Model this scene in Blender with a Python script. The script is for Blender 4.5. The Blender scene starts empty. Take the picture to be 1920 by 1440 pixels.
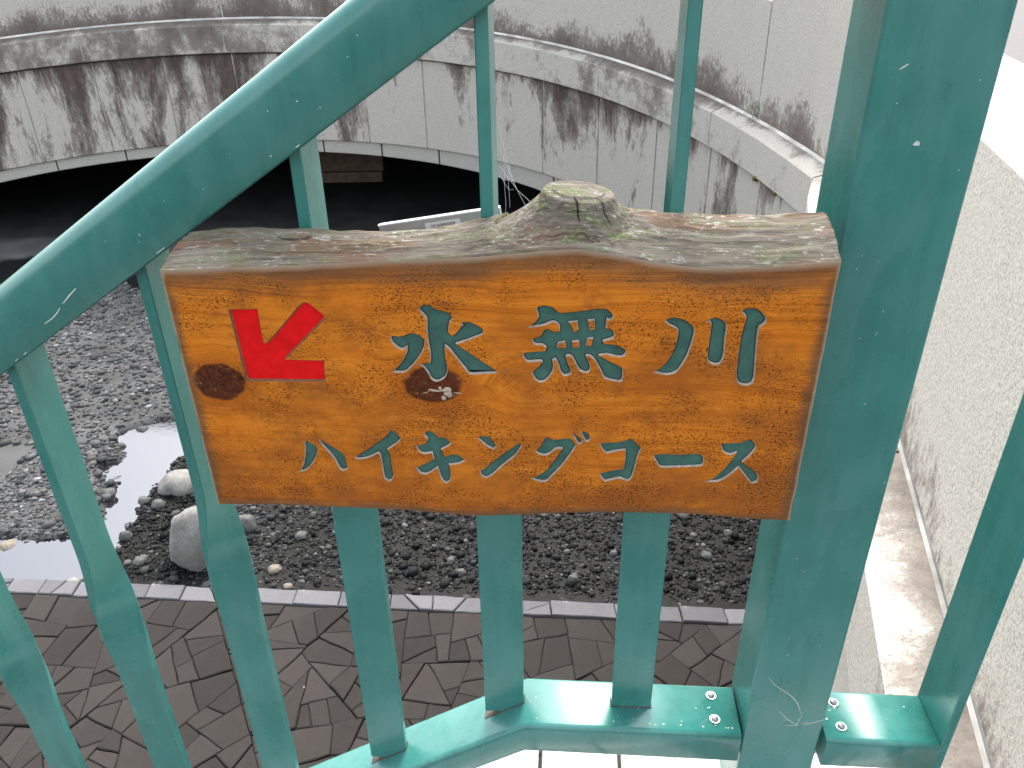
import bpy, bmesh, math, random, bisect
import numpy as np
from mathutils import Vector, Matrix, noise, geometry
R = math.radians
sc = bpy.context.scene
# measured layout of the place, in metres
CAM_ROT = [[0.999839,0.017936,0.0],[-0.008821,0.491699,-0.87072],[-0.015617,0.87058,0.491778]]
YAW = -4.4
FENCE_ORG = [0.05671,0.73702,1.45]
GLYPH = {'arrow':[[(-0.3201,-0.3025),(-0.2913,-0.3014),(-0.2917,-0.317),(-0.2915,-0.3377),(-0.2873,-0.336),(-0.2688,-0.3166),(-0.2491,-0.2959),(-0.2451,-0.2941),(-0.2412,-0.295),(-0.2273,-0.3079),(-0.2286,-0.3119),(-0.2519,-0.335),(-0.2727,-0.3552),(-0.2534,-0.3555),(-0.2345,-0.3553),(-0.236,-0.3779),(-0.2373,-0.3795),(-0.2791,-0.3801),(-0.3148,-0.3806),(-0.3173,-0.3753),(-0.3185,-0.3374)]],'water':[[(-0.1368,-0.2985),(-0.134,-0.2957),(-0.1289,-0.295),(-0.1253,-0.296),(-0.1218,-0.2991),(-0.1111,-0.3021),(-0.1069,-0.306),(-0.1059,-0.3092),(-0.1088,-0.3132),(-0.1105,-0.3229),(-0.1087,-0.3262),(-0.105,-0.3253),(-0.1003,-0.3195),(-0.0972,-0.3163),(-0.0993,-0.3142),(-0.0962,-0.3122),(-0.0896,-0.3121),(-0.0803,-0.3168),(-0.0775,-0.3208),(-0.0776,-0.3245),(-0.0814,-0.3265),(-0.098,-0.3334),(-0.1037,-0.3354),(-0.0954,-0.3416),(-0.0779,-0.3547),(-0.0691,-0.3609),(-0.0647,-0.366),(-0.0768,-0.3669),(-0.092,-0.3678),(-0.0963,-0.3627),(-0.1048,-0.3501),(-0.1117,-0.3402),(-0.1146,-0.3378),(-0.1152,-0.3487),(-0.1137,-0.3622),(-0.1154,-0.37),(-0.1198,-0.3748),(-0.126,-0.3767),(-0.1305,-0.3738),(-0.1331,-0.3678),(-0.1372,-0.361),(-0.1431,-0.3577),(-0.1354,-0.3567),(-0.1308,-0.3561),(-0.1299,-0.3473),(-0.1311,-0.334),(-0.1314,-0.3209),(-0.1309,-0.3096),(-0.1339,-0.3048),(-0.1366,-0.3017)],[(-0.1671,-0.3293),(-0.164,-0.3276),(-0.1573,-0.3282),(-0.1511,-0.3261),(-0.1458,-0.3244),(-0.1399,-0.3259),(-0.1343,-0.3307),(-0.1345,-0.3382),(-0.1376,-0.3457),(-0.1445,-0.356),(-0.1528,-0.3648),(-0.1576,-0.3675),(-0.1691,-0.3672),(-0.1599,-0.358),(-0.1537,-0.3477),(-0.1515,-0.3393),(-0.1563,-0.3428),(-0.1614,-0.3403),(-0.1661,-0.3346)]],'none':[[(-0.0281,-0.2969),(-0.0238,-0.2946),(-0.0181,-0.2942),(-0.0124,-0.2959),(-0.0066,-0.301),(0.002,-0.3007),(0.0162,-0.2986),(0.0303,-0.2966),(0.0367,-0.2968),(0.0404,-0.2998),(0.0441,-0.3045),(0.0415,-0.3084),(0.0379,-0.3077),(0.0375,-0.3164),(0.0419,-0.3176),(0.0453,-0.3219),(0.0452,-0.3259),(0.0416,-0.3279),(0.0352,-0.3301),(0.0361,-0.3325),(0.0448,-0.3332),(0.0521,-0.3355),(0.0567,-0.3395),(0.0566,-0.3436),(0.0527,-0.3465),(0.0454,-0.3455),(0.038,-0.344),(0.0322,-0.3453),(0.0412,-0.3506),(0.0502,-0.3554),(0.0548,-0.3587),(0.0552,-0.3705),(0.0526,-0.3732),(0.0451,-0.3719),(0.0376,-0.3692),(0.0335,-0.3608),(0.028,-0.3508),(0.0227,-0.3456),(0.0198,-0.346),(0.0238,-0.3559),(0.024,-0.3618),(0.0203,-0.3641),(0.0143,-0.3621),(0.0105,-0.3562),(0.0058,-0.3471),(0.0021,-0.346),(0.0007,-0.3472),(0.003,-0.3547),(0.0059,-0.3622),(0.0048,-0.3662),(-0.0004,-0.368),(-0.0042,-0.3642),(-0.0073,-0.3549),(-0.0096,-0.3499),(-0.0118,-0.3516),(-0.011,-0.3601),(-0.0132,-0.3669),(-0.0191,-0.3739),(-0.0244,-0.3754),(-0.0289,-0.3724),(-0.0323,-0.3648),(-0.0266,-0.3595),(-0.0222,-0.3535),(-0.0237,-0.3522),(-0.0363,-0.353),(-0.0407,-0.3472),(-0.0392,-0.3438),(-0.0326,-0.3424),(-0.0193,-0.341),(-0.0186,-0.3377),(-0.0222,-0.3349),(-0.0289,-0.3346),(-0.0322,-0.3297),(-0.0281,-0.3272),(-0.0237,-0.3255),(-0.0201,-0.319),(-0.0165,-0.3181),(-0.0107,-0.3208),(-0.0063,-0.3204),(-0.0064,-0.3156),(-0.0086,-0.3124),(-0.0129,-0.3112),(-0.0194,-0.3142),(-0.0281,-0.3162),(-0.0361,-0.3168),(-0.0295,-0.3119),(-0.0259,-0.3063),(-0.0267,-0.3024)]],'none_holes':[[(0.0029,-0.3113),(0.0101,-0.3105),(0.0113,-0.3185),(0.0074,-0.3209),(0.0059,-0.3153)],[(0.0204,-0.3091),(0.0258,-0.3087),(0.0265,-0.3174),(0.0225,-0.3183)],[(-0.0069,-0.333),(-0.0011,-0.3313),(0.0001,-0.3373),(-0.0076,-0.3374)],[(0.0062,-0.3311),(0.012,-0.3305),(0.0126,-0.3363),(0.0071,-0.3368)],[(0.0207,-0.328),(0.0254,-0.3271),(0.0238,-0.3344),(0.0194,-0.3348)]],'river':[[(0.0904,-0.3084),(0.0924,-0.3061),(0.0979,-0.3044),(0.1079,-0.3066),(0.1179,-0.3154),(0.1177,-0.3278),(0.1147,-0.3425),(0.11,-0.3542),(0.1049,-0.3618),(0.0963,-0.3645),(0.0837,-0.3619),(0.0926,-0.3545),(0.1002,-0.3411),(0.103,-0.3265),(0.1029,-0.3177),(0.0994,-0.3146),(0.095,-0.3123)],[(0.1274,-0.3078),(0.1296,-0.3062),(0.1363,-0.3038),(0.1466,-0.3107),(0.1472,-0.3257),(0.1479,-0.3435),(0.1458,-0.3509),(0.141,-0.3527),(0.135,-0.3503),(0.1325,-0.3446),(0.1326,-0.3276),(0.1327,-0.3117),(0.1312,-0.3078),(0.1292,-0.3089)],[(0.1583,-0.2981),(0.161,-0.2949),(0.167,-0.2938),(0.1735,-0.2955),(0.1798,-0.3016),(0.1819,-0.3062),(0.1803,-0.3101),(0.1766,-0.3133),(0.1765,-0.3284),(0.1779,-0.3494),(0.179,-0.3661),(0.1773,-0.372),(0.1718,-0.3744),(0.165,-0.3723),(0.1621,-0.3665),(0.1609,-0.3449),(0.1611,-0.3238),(0.1624,-0.3112),(0.1632,-0.3034)]],'ha':[[(-0.2688,-0.4519),(-0.2652,-0.4507),(-0.2596,-0.454),(-0.2559,-0.459),(-0.258,-0.4684),(-0.2639,-0.4792),(-0.272,-0.4877),(-0.2795,-0.4896),(-0.2746,-0.482),(-0.2706,-0.4688),(-0.2687,-0.4575)],[(-0.253,-0.4478),(-0.2489,-0.4497),(-0.2416,-0.4551),(-0.2323,-0.462),(-0.2282,-0.4675),(-0.2265,-0.4813),(-0.2277,-0.4854),(-0.232,-0.4872),(-0.2352,-0.4848),(-0.2397,-0.4719),(-0.2464,-0.4608),(-0.2508,-0.4538)]],'i':[[(-0.2176,-0.4696),(-0.2059,-0.4612),(-0.1928,-0.4512),(-0.1797,-0.4399),(-0.178,-0.4356),(-0.174,-0.4355),(-0.1703,-0.438),(-0.1663,-0.4457),(-0.1729,-0.4522),(-0.1815,-0.4588),(-0.1793,-0.4644),(-0.1792,-0.4805),(-0.1785,-0.492),(-0.1811,-0.4979),(-0.1846,-0.4992),(-0.1884,-0.4957),(-0.1893,-0.4842),(-0.1903,-0.4663),(-0.192,-0.4635),(-0.1985,-0.4674),(-0.207,-0.4709),(-0.2145,-0.4716)]],'ki':[[(-0.1425,-0.4396),(-0.1398,-0.4356),(-0.1358,-0.4343),(-0.132,-0.4362),(-0.1278,-0.4423),(-0.1225,-0.4418),(-0.1174,-0.4451),(-0.1146,-0.4489),(-0.1185,-0.4529),(-0.1254,-0.4571),(-0.1226,-0.4655),(-0.1138,-0.4626),(-0.1072,-0.4637),(-0.1011,-0.4699),(-0.1077,-0.4741),(-0.1185,-0.4761),(-0.1171,-0.4867),(-0.1182,-0.4958),(-0.1225,-0.4998),(-0.1258,-0.4977),(-0.1288,-0.4904),(-0.1308,-0.4798),(-0.1379,-0.4857),(-0.1449,-0.4892),(-0.1508,-0.4862),(-0.1538,-0.481),(-0.1482,-0.4779),(-0.1397,-0.4728),(-0.1342,-0.4694),(-0.1356,-0.4614),(-0.1437,-0.4629),(-0.1489,-0.4602),(-0.1513,-0.4531),(-0.1462,-0.4514),(-0.1408,-0.4489),(-0.1391,-0.4441)]],'n':[[(-0.0872,-0.4419),(-0.0838,-0.4394),(-0.076,-0.4395),(-0.071,-0.446),(-0.0679,-0.4514),(-0.0713,-0.4554),(-0.0777,-0.4517),(-0.0841,-0.4456)],[(-0.0867,-0.4824),(-0.0812,-0.4789),(-0.0676,-0.4656),(-0.0542,-0.4541),(-0.0463,-0.4476),(-0.0426,-0.4468),(-0.0431,-0.4514),(-0.0491,-0.4619),(-0.0625,-0.4751),(-0.0748,-0.4885),(-0.0803,-0.4917),(-0.0849,-0.4889)]],'gu':[[(-0.0288,-0.4565),(-0.0234,-0.4493),(-0.0189,-0.4399),(-0.0157,-0.4382),(-0.0105,-0.4412),(-0.0015,-0.4401),(0.0068,-0.4399),(0.0128,-0.4482),(0.0066,-0.4601),(-0.0023,-0.4747),(-0.0114,-0.4864),(-0.0166,-0.4931),(-0.0233,-0.4941),(-0.0333,-0.4907),(-0.0233,-0.4843),(-0.0154,-0.4768),(-0.0076,-0.4637),(-0.0013,-0.4525),(-0.0039,-0.4518),(-0.0091,-0.4535),(-0.0136,-0.4584),(-0.0194,-0.4609),(-0.0253,-0.4595)],[(0.0078,-0.4342),(0.0112,-0.4344),(0.0164,-0.4381),(0.0188,-0.4426),(0.0173,-0.446),(0.014,-0.4451),(0.0107,-0.4382)],[(0.015,-0.4312),(0.02,-0.4306),(0.0246,-0.4332),(0.0266,-0.4378),(0.0261,-0.4416),(0.0223,-0.4433),(0.0203,-0.4395),(0.0176,-0.4334)]],'ko':[[(0.0358,-0.4449),(0.0409,-0.4435),(0.0536,-0.4423),(0.063,-0.4398),(0.0658,-0.4371),(0.07,-0.4403),(0.0785,-0.4493),(0.0756,-0.458),(0.0733,-0.4723),(0.0708,-0.4852),(0.0678,-0.4902),(0.0638,-0.4895),(0.0585,-0.4872),(0.0507,-0.4891),(0.0429,-0.4918),(0.0366,-0.4823),(0.0476,-0.4779),(0.0617,-0.475),(0.0625,-0.4647),(0.0622,-0.4521),(0.0542,-0.4532),(0.0434,-0.4566),(0.0393,-0.4521)]],'bar':[[(0.0903,-0.4583),(0.094,-0.4558),(0.1131,-0.4555),(0.1358,-0.4542),(0.1399,-0.4567),(0.1417,-0.4621),(0.1416,-0.4676),(0.1373,-0.4694),(0.1144,-0.4712),(0.099,-0.4717),(0.0941,-0.4652)]],'su':[[(0.1571,-0.4408),(0.167,-0.44),(0.1768,-0.4387),(0.1825,-0.4347),(0.1865,-0.4369),(0.1914,-0.4436),(0.1884,-0.4513),(0.1799,-0.4633),(0.1884,-0.4701),(0.1955,-0.4761),(0.1983,-0.4824),(0.1976,-0.4873),(0.1921,-0.4891),(0.186,-0.4813),(0.1769,-0.4696),(0.1725,-0.4753),(0.1657,-0.4828),(0.1573,-0.4879),(0.1438,-0.4883),(0.1518,-0.4848),(0.1609,-0.4741),(0.1693,-0.4597),(0.1728,-0.4518),(0.1662,-0.4543),(0.1602,-0.4514),(0.1573,-0.4461)]]}
FRONT_TOP = [(-0.3775,-0.2638),(-0.3516,-0.2624),(-0.3259,-0.2611),(-0.2903,-0.2597),(-0.25,-0.2577),(-0.2149,-0.2553),(-0.1752,-0.2528),(-0.1361,-0.2514),(-0.1021,-0.2496),(-0.0779,-0.2473),(-0.054,-0.2451),(-0.0302,-0.2424),(-0.0066,-0.2402),(0.0074,-0.2396),(0.0309,-0.2418),(0.064,-0.249),(0.0876,-0.2532),(0.1111,-0.2554),(0.1344,-0.2562),(0.1574,-0.2555),(0.2028,-0.2525),(0.2374,-0.2482)]
FRONT_BOT = [(-0.3801,-0.5367),(-0.3227,-0.5345),(-0.287,-0.5346),(-0.2339,-0.5355),(-0.1753,-0.5362),(-0.1347,-0.539),(-0.0942,-0.5418),(-0.0596,-0.5397),(-0.0309,-0.5371),(0.0258,-0.5321),(0.0819,-0.5306),(0.1375,-0.5299),(0.1654,-0.5323),(0.1932,-0.5341),(0.2152,-0.5346),(0.2399,-0.535)]
BACK_TOP = [(-0.3842,-0.2486),(-0.3399,-0.2429),(-0.2918,-0.2415),(-0.2498,-0.2433),(-0.2132,-0.2447),(-0.1715,-0.2454),(-0.135,-0.2425),(-0.1039,-0.2386),(-0.0832,-0.2317),(-0.0679,-0.2244),(-0.0526,-0.2151),(-0.0401,-0.207),(-0.0302,-0.201),(0.0115,-0.2009),(0.0461,-0.2107),(0.0562,-0.2156),(0.0712,-0.2206),(0.0959,-0.2235),(0.14,-0.2258),(0.1884,-0.2265),(0.2406,-0.2232)]
KNOTS = [(-0.3444,-0.3818),(-0.3456,-0.4099),(-0.1292,-0.3842),(-0.1308,-0.4088)]
WATER = [(-3.716,3.958),(-3.276,3.905),(-3.051,3.93),(-2.849,3.971),(-2.718,4.063),(-2.734,4.258),(-2.788,4.529),(-2.795,4.69),(-2.853,4.531),(-2.982,4.696),(-2.888,4.793),(-2.832,4.895),(-3.007,5.007),(-3.052,5.179),(-2.942,5.268),(-2.686,5.37),(-2.487,5.411),(-2.264,5.245),(-2.386,4.987),(-2.45,4.883),(-2.482,4.681),(-2.524,4.46),(-2.526,4.252),(-2.513,4.03),(-2.511,3.825),(-2.541,3.704),(-2.582,3.579),(-2.731,3.556),(-2.874,3.524),(-3.069,3.533),(-3.465,3.557)]
WET = [(-2.45,4.883),(-2.482,4.681),(-2.524,4.46),(-2.526,4.252),(-2.513,4.03),(-2.511,3.825),(-2.576,3.566),(-2.268,3.439),(-1.756,3.4),(-1.73,3.567),(-1.782,3.906),(-1.952,4.352),(-2.029,4.87),(-2.349,5.248)]
WATER_FAR = [(-7.154,8.214),(-5.996,8.161),(-5.536,8.403),(-5.337,8.861),(-5.854,9.247),(-6.442,8.915),(-7.565,8.798)]
WATER_MID = [(-4.451,8.481),(-4.018,7.965),(-3.695,7.693),(-3.576,7.829),(-3.862,8.452),(-4.209,8.719)]
KERB_FAR = [(-3.062,3.52),(-1.76,3.413),(-0.818,3.339),(0.053,3.264),(1.279,3.166)]
KERB_NEAR = [(-2.998,3.405),(-1.72,3.287),(-0.8,3.212),(0.035,3.145),(1.22,3.055)]
ROCKS = [(-1.952,3.628,0.297,1.24),(-2.307,4.374,0.295,0.48),(-1.724,3.94,0.151,1.1),(-2.383,4.208,0.101,0.85),(-2.497,4.251,0.086,0.82),(-2.467,3.894,0.083,0.91),(-2.794,3.773,0.061,0.88),(-2.896,5.204,0.117,0.77),(-2.966,3.548,0.06,0.5),(-3.216,3.858,0.135,0.53),(-2.277,3.697,0.058,0.88),(-2.36,3.661,0.051,0.71),(-2.29,3.664,0.086,0.42),(0.337,3.426,0.069,1.0),(-1.44,3.559,0.087,0.62),(-1.323,3.415,0.059,0.67),(-0.835,3.455,0.058,0.78),(-0.391,3.624,0.052,0.88),(-0.321,3.508,0.064,0.9),(1.333,3.806,0.062,0.89),(1.155,3.608,0.067,0.8),(-2.86,4.205,0.072,0.78),(-2.57,5.163,0.097,0.73),(-2.963,4.97,0.079,0.78),(0.597,3.646,0.052,0.88),(-1.346,3.853,0.083,0.58),(-2.772,4.346,0.097,0.67)]
BRIDGE = {'S':[-4.2,-3.85,-3.5,-3.15,-2.8,-2.45,-2.1,-1.75,-1.4,-1.05,-0.7,-0.35,0.0,0.316,0.631,0.946,1.259,1.571,1.883,2.194,2.505,2.816,3.126,3.437,3.748,4.06,4.372,4.685,4.999,5.315,5.633,5.954,6.278,6.609,6.948,7.297,7.659,8.039,8.441,8.868,9.326,9.819,10.352],'P':[[-9.95,9.05,-2.079],[-9.613,9.143,-1.984],[-9.273,9.229,-1.895],[-8.932,9.308,-1.81],[-8.59,9.38,-1.73],[-8.246,9.444,-1.655],[-7.901,9.502,-1.584],[-7.554,9.552,-1.518],[-7.207,9.595,-1.456],[-6.859,9.631,-1.399],[-6.51,9.659,-1.347],[-6.161,9.68,-1.3],[-5.811,9.694,-1.256],[-5.495,9.699,-1.222],[-5.179,9.702,-1.192],[-4.865,9.704,-1.165],[-4.552,9.704,-1.142],[-4.24,9.701,-1.123],[-3.928,9.696,-1.107],[-3.617,9.688,-1.095],[-3.306,9.676,-1.087],[-2.996,9.66,-1.082],[-2.686,9.638,-1.082],[-2.376,9.61,-1.085],[-2.067,9.574,-1.092],[-1.759,9.529,-1.103],[-1.452,9.473,-1.117],[-1.147,9.404,-1.136],[-0.844,9.321,-1.159],[-0.544,9.221,-1.186],[-0.25,9.102,-1.218],[0.039,8.962,-1.253],[0.319,8.798,-1.293],[0.589,8.608,-1.338],[0.847,8.389,-1.385],[1.09,8.138,-1.436],[1.315,7.854,-1.489],[1.518,7.533,-1.544],[1.695,7.173,-1.597],[1.842,6.772,-1.646],[1.955,6.328,-1.688],[2.027,5.84,-1.719],[2.054,5.308,-1.731]],'E':0.295,'U':0.045,'A':[-3.405,-3.281,-3.164,-3.052,-2.946,-2.847,-2.753,-2.665,-2.583,-2.507,-2.437,-2.373,-2.315,-2.268,-2.225,-2.188,-2.155,-2.128,-2.105,-2.087,-2.073,-2.064,-2.06,-2.061,-2.066,-2.076,-2.091,-2.11,-2.135,-2.164,-2.199,-2.238,-2.284,-2.335,-2.393,-2.459,-2.534,-2.619,-2.716,-2.828,-2.958,-3.11,-3.287],'F':[-3.637,-3.501,-3.371,-3.249,-3.133,-3.024,-2.922,-2.826,-2.738,-2.656,-2.581,-2.512,-2.451,-2.401,-2.357,-2.319,-2.286,-2.259,-2.237,-2.22,-2.209,-2.203,-2.203,-2.208,-2.218,-2.234,-2.255,-2.282,-2.314,-2.352,-2.395,-2.445,-2.501,-2.564,-2.635,-2.715,-2.805,-2.907,-3.024,-3.158,-3.313,-3.493,-3.702]}
BJ = {'low':[0.17,1.039,1.865,2.674,3.476,4.188,4.891,5.595,6.326,7.028,7.801,8.585,9.399,10.19],'ledge':[0.989,2.631,4.064,5.532,7.042,8.602,10.19],'par':[2.612,5.627,9.047]}
cam_d = bpy.data.cameras.new('camera'); cam = bpy.data.objects.new('camera', cam_d)
bpy.context.scene.collection.objects.link(cam)
cam_d.sensor_width = 36.0; cam_d.lens = 36.0*1480/1920; cam_d.clip_start = 0.02; cam_d.clip_end = 500
M4 = Matrix([[CAM_ROT[0][0], CAM_ROT[0][1], CAM_ROT[0][2], 0], [CAM_ROT[1][0], CAM_ROT[1][1], CAM_ROT[1][2], 0], [CAM_ROT[2][0], CAM_ROT[2][1], CAM_ROT[2][2], 1.45], [0, 0, 0, 1]])
cam.matrix_world = M4
sc.camera = cam
SUN_EL, SUN_AZ = R(50), R(8)          # azimuth from +Y, clockwise positive
world = bpy.data.worlds.new('World'); sc.world = world; world.use_nodes = True
wn = world.node_tree.nodes; wl = world.node_tree.links; wn.clear()
sky = wn.new('ShaderNodeTexSky'); sky.sky_type = 'NISHITA'; sky.sun_disc = False
sky.sun_elevation = SUN_EL; sky.sun_rotation = SUN_AZ; sky.dust_density = 4.0; sky.air_density = 1.5; sky.ozone_density = 1.0
hs = wn.new('ShaderNodeHueSaturation'); hs.inputs['Saturation'].default_value = 0.4
bg = wn.new('ShaderNodeBackground'); bg.inputs['Strength'].default_value = 0.15
wo = wn.new('ShaderNodeOutputWorld')
wl.new(sky.outputs[0], hs.inputs['Color']); wl.new(hs.outputs[0], bg.inputs['Color']); wl.new(bg.outputs[0], wo.inputs['Surface'])
sun_d = bpy.data.lights.new('sun', 'SUN'); sun_d.energy = 0.85; sun_d.angle = R(15); sun_d.color = (1.0, 0.96, 0.9)
sun = bpy.data.objects.new('sun', sun_d); sc.collection.objects.link(sun)
sdir = Vector((math.sin(SUN_AZ)*math.cos(SUN_EL), math.cos(SUN_AZ)*math.cos(SUN_EL), math.sin(SUN_EL)))
sun.rotation_euler = sdir.to_track_quat('Z', 'Y').to_euler()
sc.view_settings.view_transform = 'Standard'; sc.view_settings.look = 'None'; sc.view_settings.gamma = 1.0
sc.view_settings.use_curve_mapping = False
sc.view_settings.exposure = 1.75

# ------------------------------------------------------------------ helpers
COL = sc.collection
ZC = 1.45
ZBED = -3.3 + ZC
def link(o, parent=None):
    COL.objects.link(o)
    if parent is not None: o.parent = parent
    return o
def tag(o, label, cat, group=None):
    o['label'] = label; o['category'] = cat
    if group: o['group'] = group
    return o
def struct(o):
    o['kind'] = 'structure'; return o
def empty(name, loc=(0, 0, 0), rz=0):
    o = bpy.data.objects.new(name, None); o.location = loc; o.rotation_euler = (0, 0, rz); o.empty_display_size = 0.05
    return link(o)
def mesh_obj(name, verts, faces, mats, parent=None, fmat=None, smooth=False, uv=None):
    me = bpy.data.meshes.new(name)
    me.from_pydata([tuple(v) for v in verts], [], faces)
    if not isinstance(mats, (list, tuple)): mats = [mats]
    for m in mats: me.materials.append(m)
    if fmat is not None: me.polygons.foreach_set('material_index', fmat)
    if smooth is True: me.polygons.foreach_set('use_smooth', [True]*len(me.polygons))
    elif smooth: me.polygons.foreach_set('use_smooth', smooth)
    if uv is not None:
        ul = me.uv_layers.new(name='UVMap')
        for l in me.loops: ul.data[l.index].uv = uv[l.vertex_index]
    me.update()
    return link(bpy.data.objects.new(name, me), parent)
class MB:
    def __init__(s): s.v = []; s.f = []; s.m = []; s.sm = []
    def add(s, vs, fs, mi=0, sm=False):
        b = len(s.v); s.v += [tuple(v) for v in vs]; s.f += [tuple(b+i for i in f) for f in fs]; s.m += [mi]*len(fs); s.sm += [sm]*len(fs)
    def box(s, a, b, mi=0, M=None):
        x0, y0, z0 = a; x1, y1, z1 = b
        vs = [(x0,y0,z0),(x1,y0,z0),(x1,y1,z0),(x0,y1,z0),(x0,y0,z1),(x1,y0,z1),(x1,y1,z1),(x0,y1,z1)]
        if M is not None: vs = [M @ Vector(v) for v in vs]
        s.add(vs, [(0,3,2,1),(4,5,6,7),(0,1,5,4),(1,2,6,5),(2,3,7,6),(3,0,4,7)], mi)
    def rings(s, rings, mi=0, caps=True, sm=False):
        n = len(rings[0]); vs = [v for r in rings for v in r]; fs = []
        for i in range(len(rings)-1):
            for j in range(n):
                k = (j+1) % n; fs.append((i*n+j, i*n+k, (i+1)*n+k, (i+1)*n+j))
        s.add(vs, fs, mi, sm)
        if caps:
            b = len(s.v)-len(vs)
            s.f += [tuple(b+j for j in reversed(range(n))), tuple(b+(len(rings)-1)*n+j for j in range(n))]; s.m += [mi, mi]; s.sm += [False, False]
    def build(s, name, mats, parent=None):
        o = mesh_obj(name, s.v, s.f, mats, parent, s.m, s.sm); return o
def fix_normals(o):
    bm = bmesh.new(); bm.from_mesh(o.data); bmesh.ops.recalc_face_normals(bm, faces=bm.faces); bm.to_mesh(o.data); bm.free(); return o
def bevel(o, w, seg=2):
    md = o.modifiers.new('bevel', 'BEVEL'); md.width = w; md.segments = seg; md.limit_method = 'ANGLE'; md.angle_limit = R(35)
    md.harden_normals = False
    return o
def lerp_tab(xs, ys, x):
    if x <= xs[0]: return ys[0]
    if x >= xs[-1]: return ys[-1]
    i = bisect.bisect_right(xs, x)-1
    t = (x-xs[i])/(xs[i+1]-xs[i]); return ys[i]+(ys[i+1]-ys[i])*t
def smoothstep(a, b, x):
    t = max(0.0, min(1.0, (x-a)/(b-a))); return t*t*(3-2*t)

# ------------------------------------------------------------------ materials
class NT:
    def __init__(s, name):
        s.mat = bpy.data.materials.new(name); s.mat.use_nodes = True; s.t = s.mat.node_tree; s.n = s.t.nodes; s.l = s.t.links
        s.bsdf = s.n['Principled BSDF']; s.tc = s.n.new('ShaderNodeTexCoord')
    def put(s, sock, val):
        if hasattr(val, 'is_output'): s.l.new(val, sock)
        elif isinstance(val, (tuple, list)): sock.default_value = tuple(val) if len(val) != 3 or sock.type != 'RGBA' else (*val, 1)
        else: sock.default_value = val
    def coord(s, kind='Object', scale=None, loc=None):
        o = s.tc.outputs[kind]
        if scale is not None or loc is not None:
            m = s.n.new('ShaderNodeMapping'); s.l.new(o, m.inputs[0])
            if scale is not None: m.inputs['Scale'].default_value = scale
            if loc is not None: m.inputs['Location'].default_value = loc
            o = m.outputs[0]
        return o
    def noise(s, vec, scale=5, detail=4, rough=0.55, dist=0.0, out='Fac'):
        n = s.n.new('ShaderNodeTexNoise'); s.put(n.inputs['Vector'], vec); s.put(n.inputs['Scale'], scale); n.inputs['Detail'].default_value = detail
        n.inputs['Roughness'].default_value = rough; n.inputs['Distortion'].default_value = dist; return n.outputs[out]
    def voro(s, vec, scale=5, feature='F1', out='Distance'):
        n = s.n.new('ShaderNodeTexVoronoi'); n.feature = feature; s.put(n.inputs['Vector'], vec); n.inputs['Scale'].default_value = scale; return n.outputs[out]
    def math(s, op, a, b=0.0, clamp=False):
        n = s.n.new('ShaderNodeMath'); n.operation = op; n.use_clamp = clamp; s.put(n.inputs[0], a); s.put(n.inputs[1], b); return n.outputs[0]
    def ramp(s, fac, stops, interp='LINEAR'):
        n = s.n.new('ShaderNodeValToRGB'); cr = n.color_ramp; cr.interpolation = interp
        while len(cr.elements) < len(stops): cr.elements.new(0.5)
        for e, (p, c) in zip(cr.elements, stops):
            e.position = p; e.color = (c, c, c, 1) if isinstance(c, (int, float)) else (*c, 1)
        s.put(n.inputs[0], fac); return n.outputs[0]
    def mix(s, fac, a, b, mode='MIX'):
        n = s.n.new('ShaderNodeMix'); n.data_type = 'RGBA'; n.blend_type = mode; n.clamp_factor = True
        s.put(n.inputs[0], fac); s.put(n.inputs[6], a); s.put(n.inputs[7], b); return n.outputs[2]
    def sep(s, vec):
        n = s.n.new('ShaderNodeSeparateXYZ'); s.l.new(vec, n.inputs[0]); return n.outputs
    def comb(s, x, y, z):
        n = s.n.new('ShaderNodeCombineXYZ'); s.put(n.inputs[0], x); s.put(n.inputs[1], y); s.put(n.inputs[2], z); return n.outputs[0]
    def attr(s, name, out='Fac'):
        n = s.n.new('ShaderNodeAttribute'); n.attribute_name = name; return n.outputs[out]
    def objrand(s):
        n = s.n.new('ShaderNodeObjectInfo'); return n.outputs['Random']
    def bump(s, h, strength=0.3, dist=0.01):
        n = s.n.new('ShaderNodeBump'); n.inputs['Strength'].default_value = strength; n.inputs['Distance'].default_value = dist
        s.put(n.inputs['Height'], h); s.l.new(n.outputs[0], s.bsdf.inputs['Normal'])
    def out(s, color=None, rough=None, **k):
        if color is not None: s.put(s.bsdf.inputs['Base Color'], color)
        if rough is not None: s.put(s.bsdf.inputs['Roughness'], rough)
        for kk, v in k.items(): s.put(s.bsdf.inputs[kk.replace('_', ' ')], v)
        return s.mat

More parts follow.
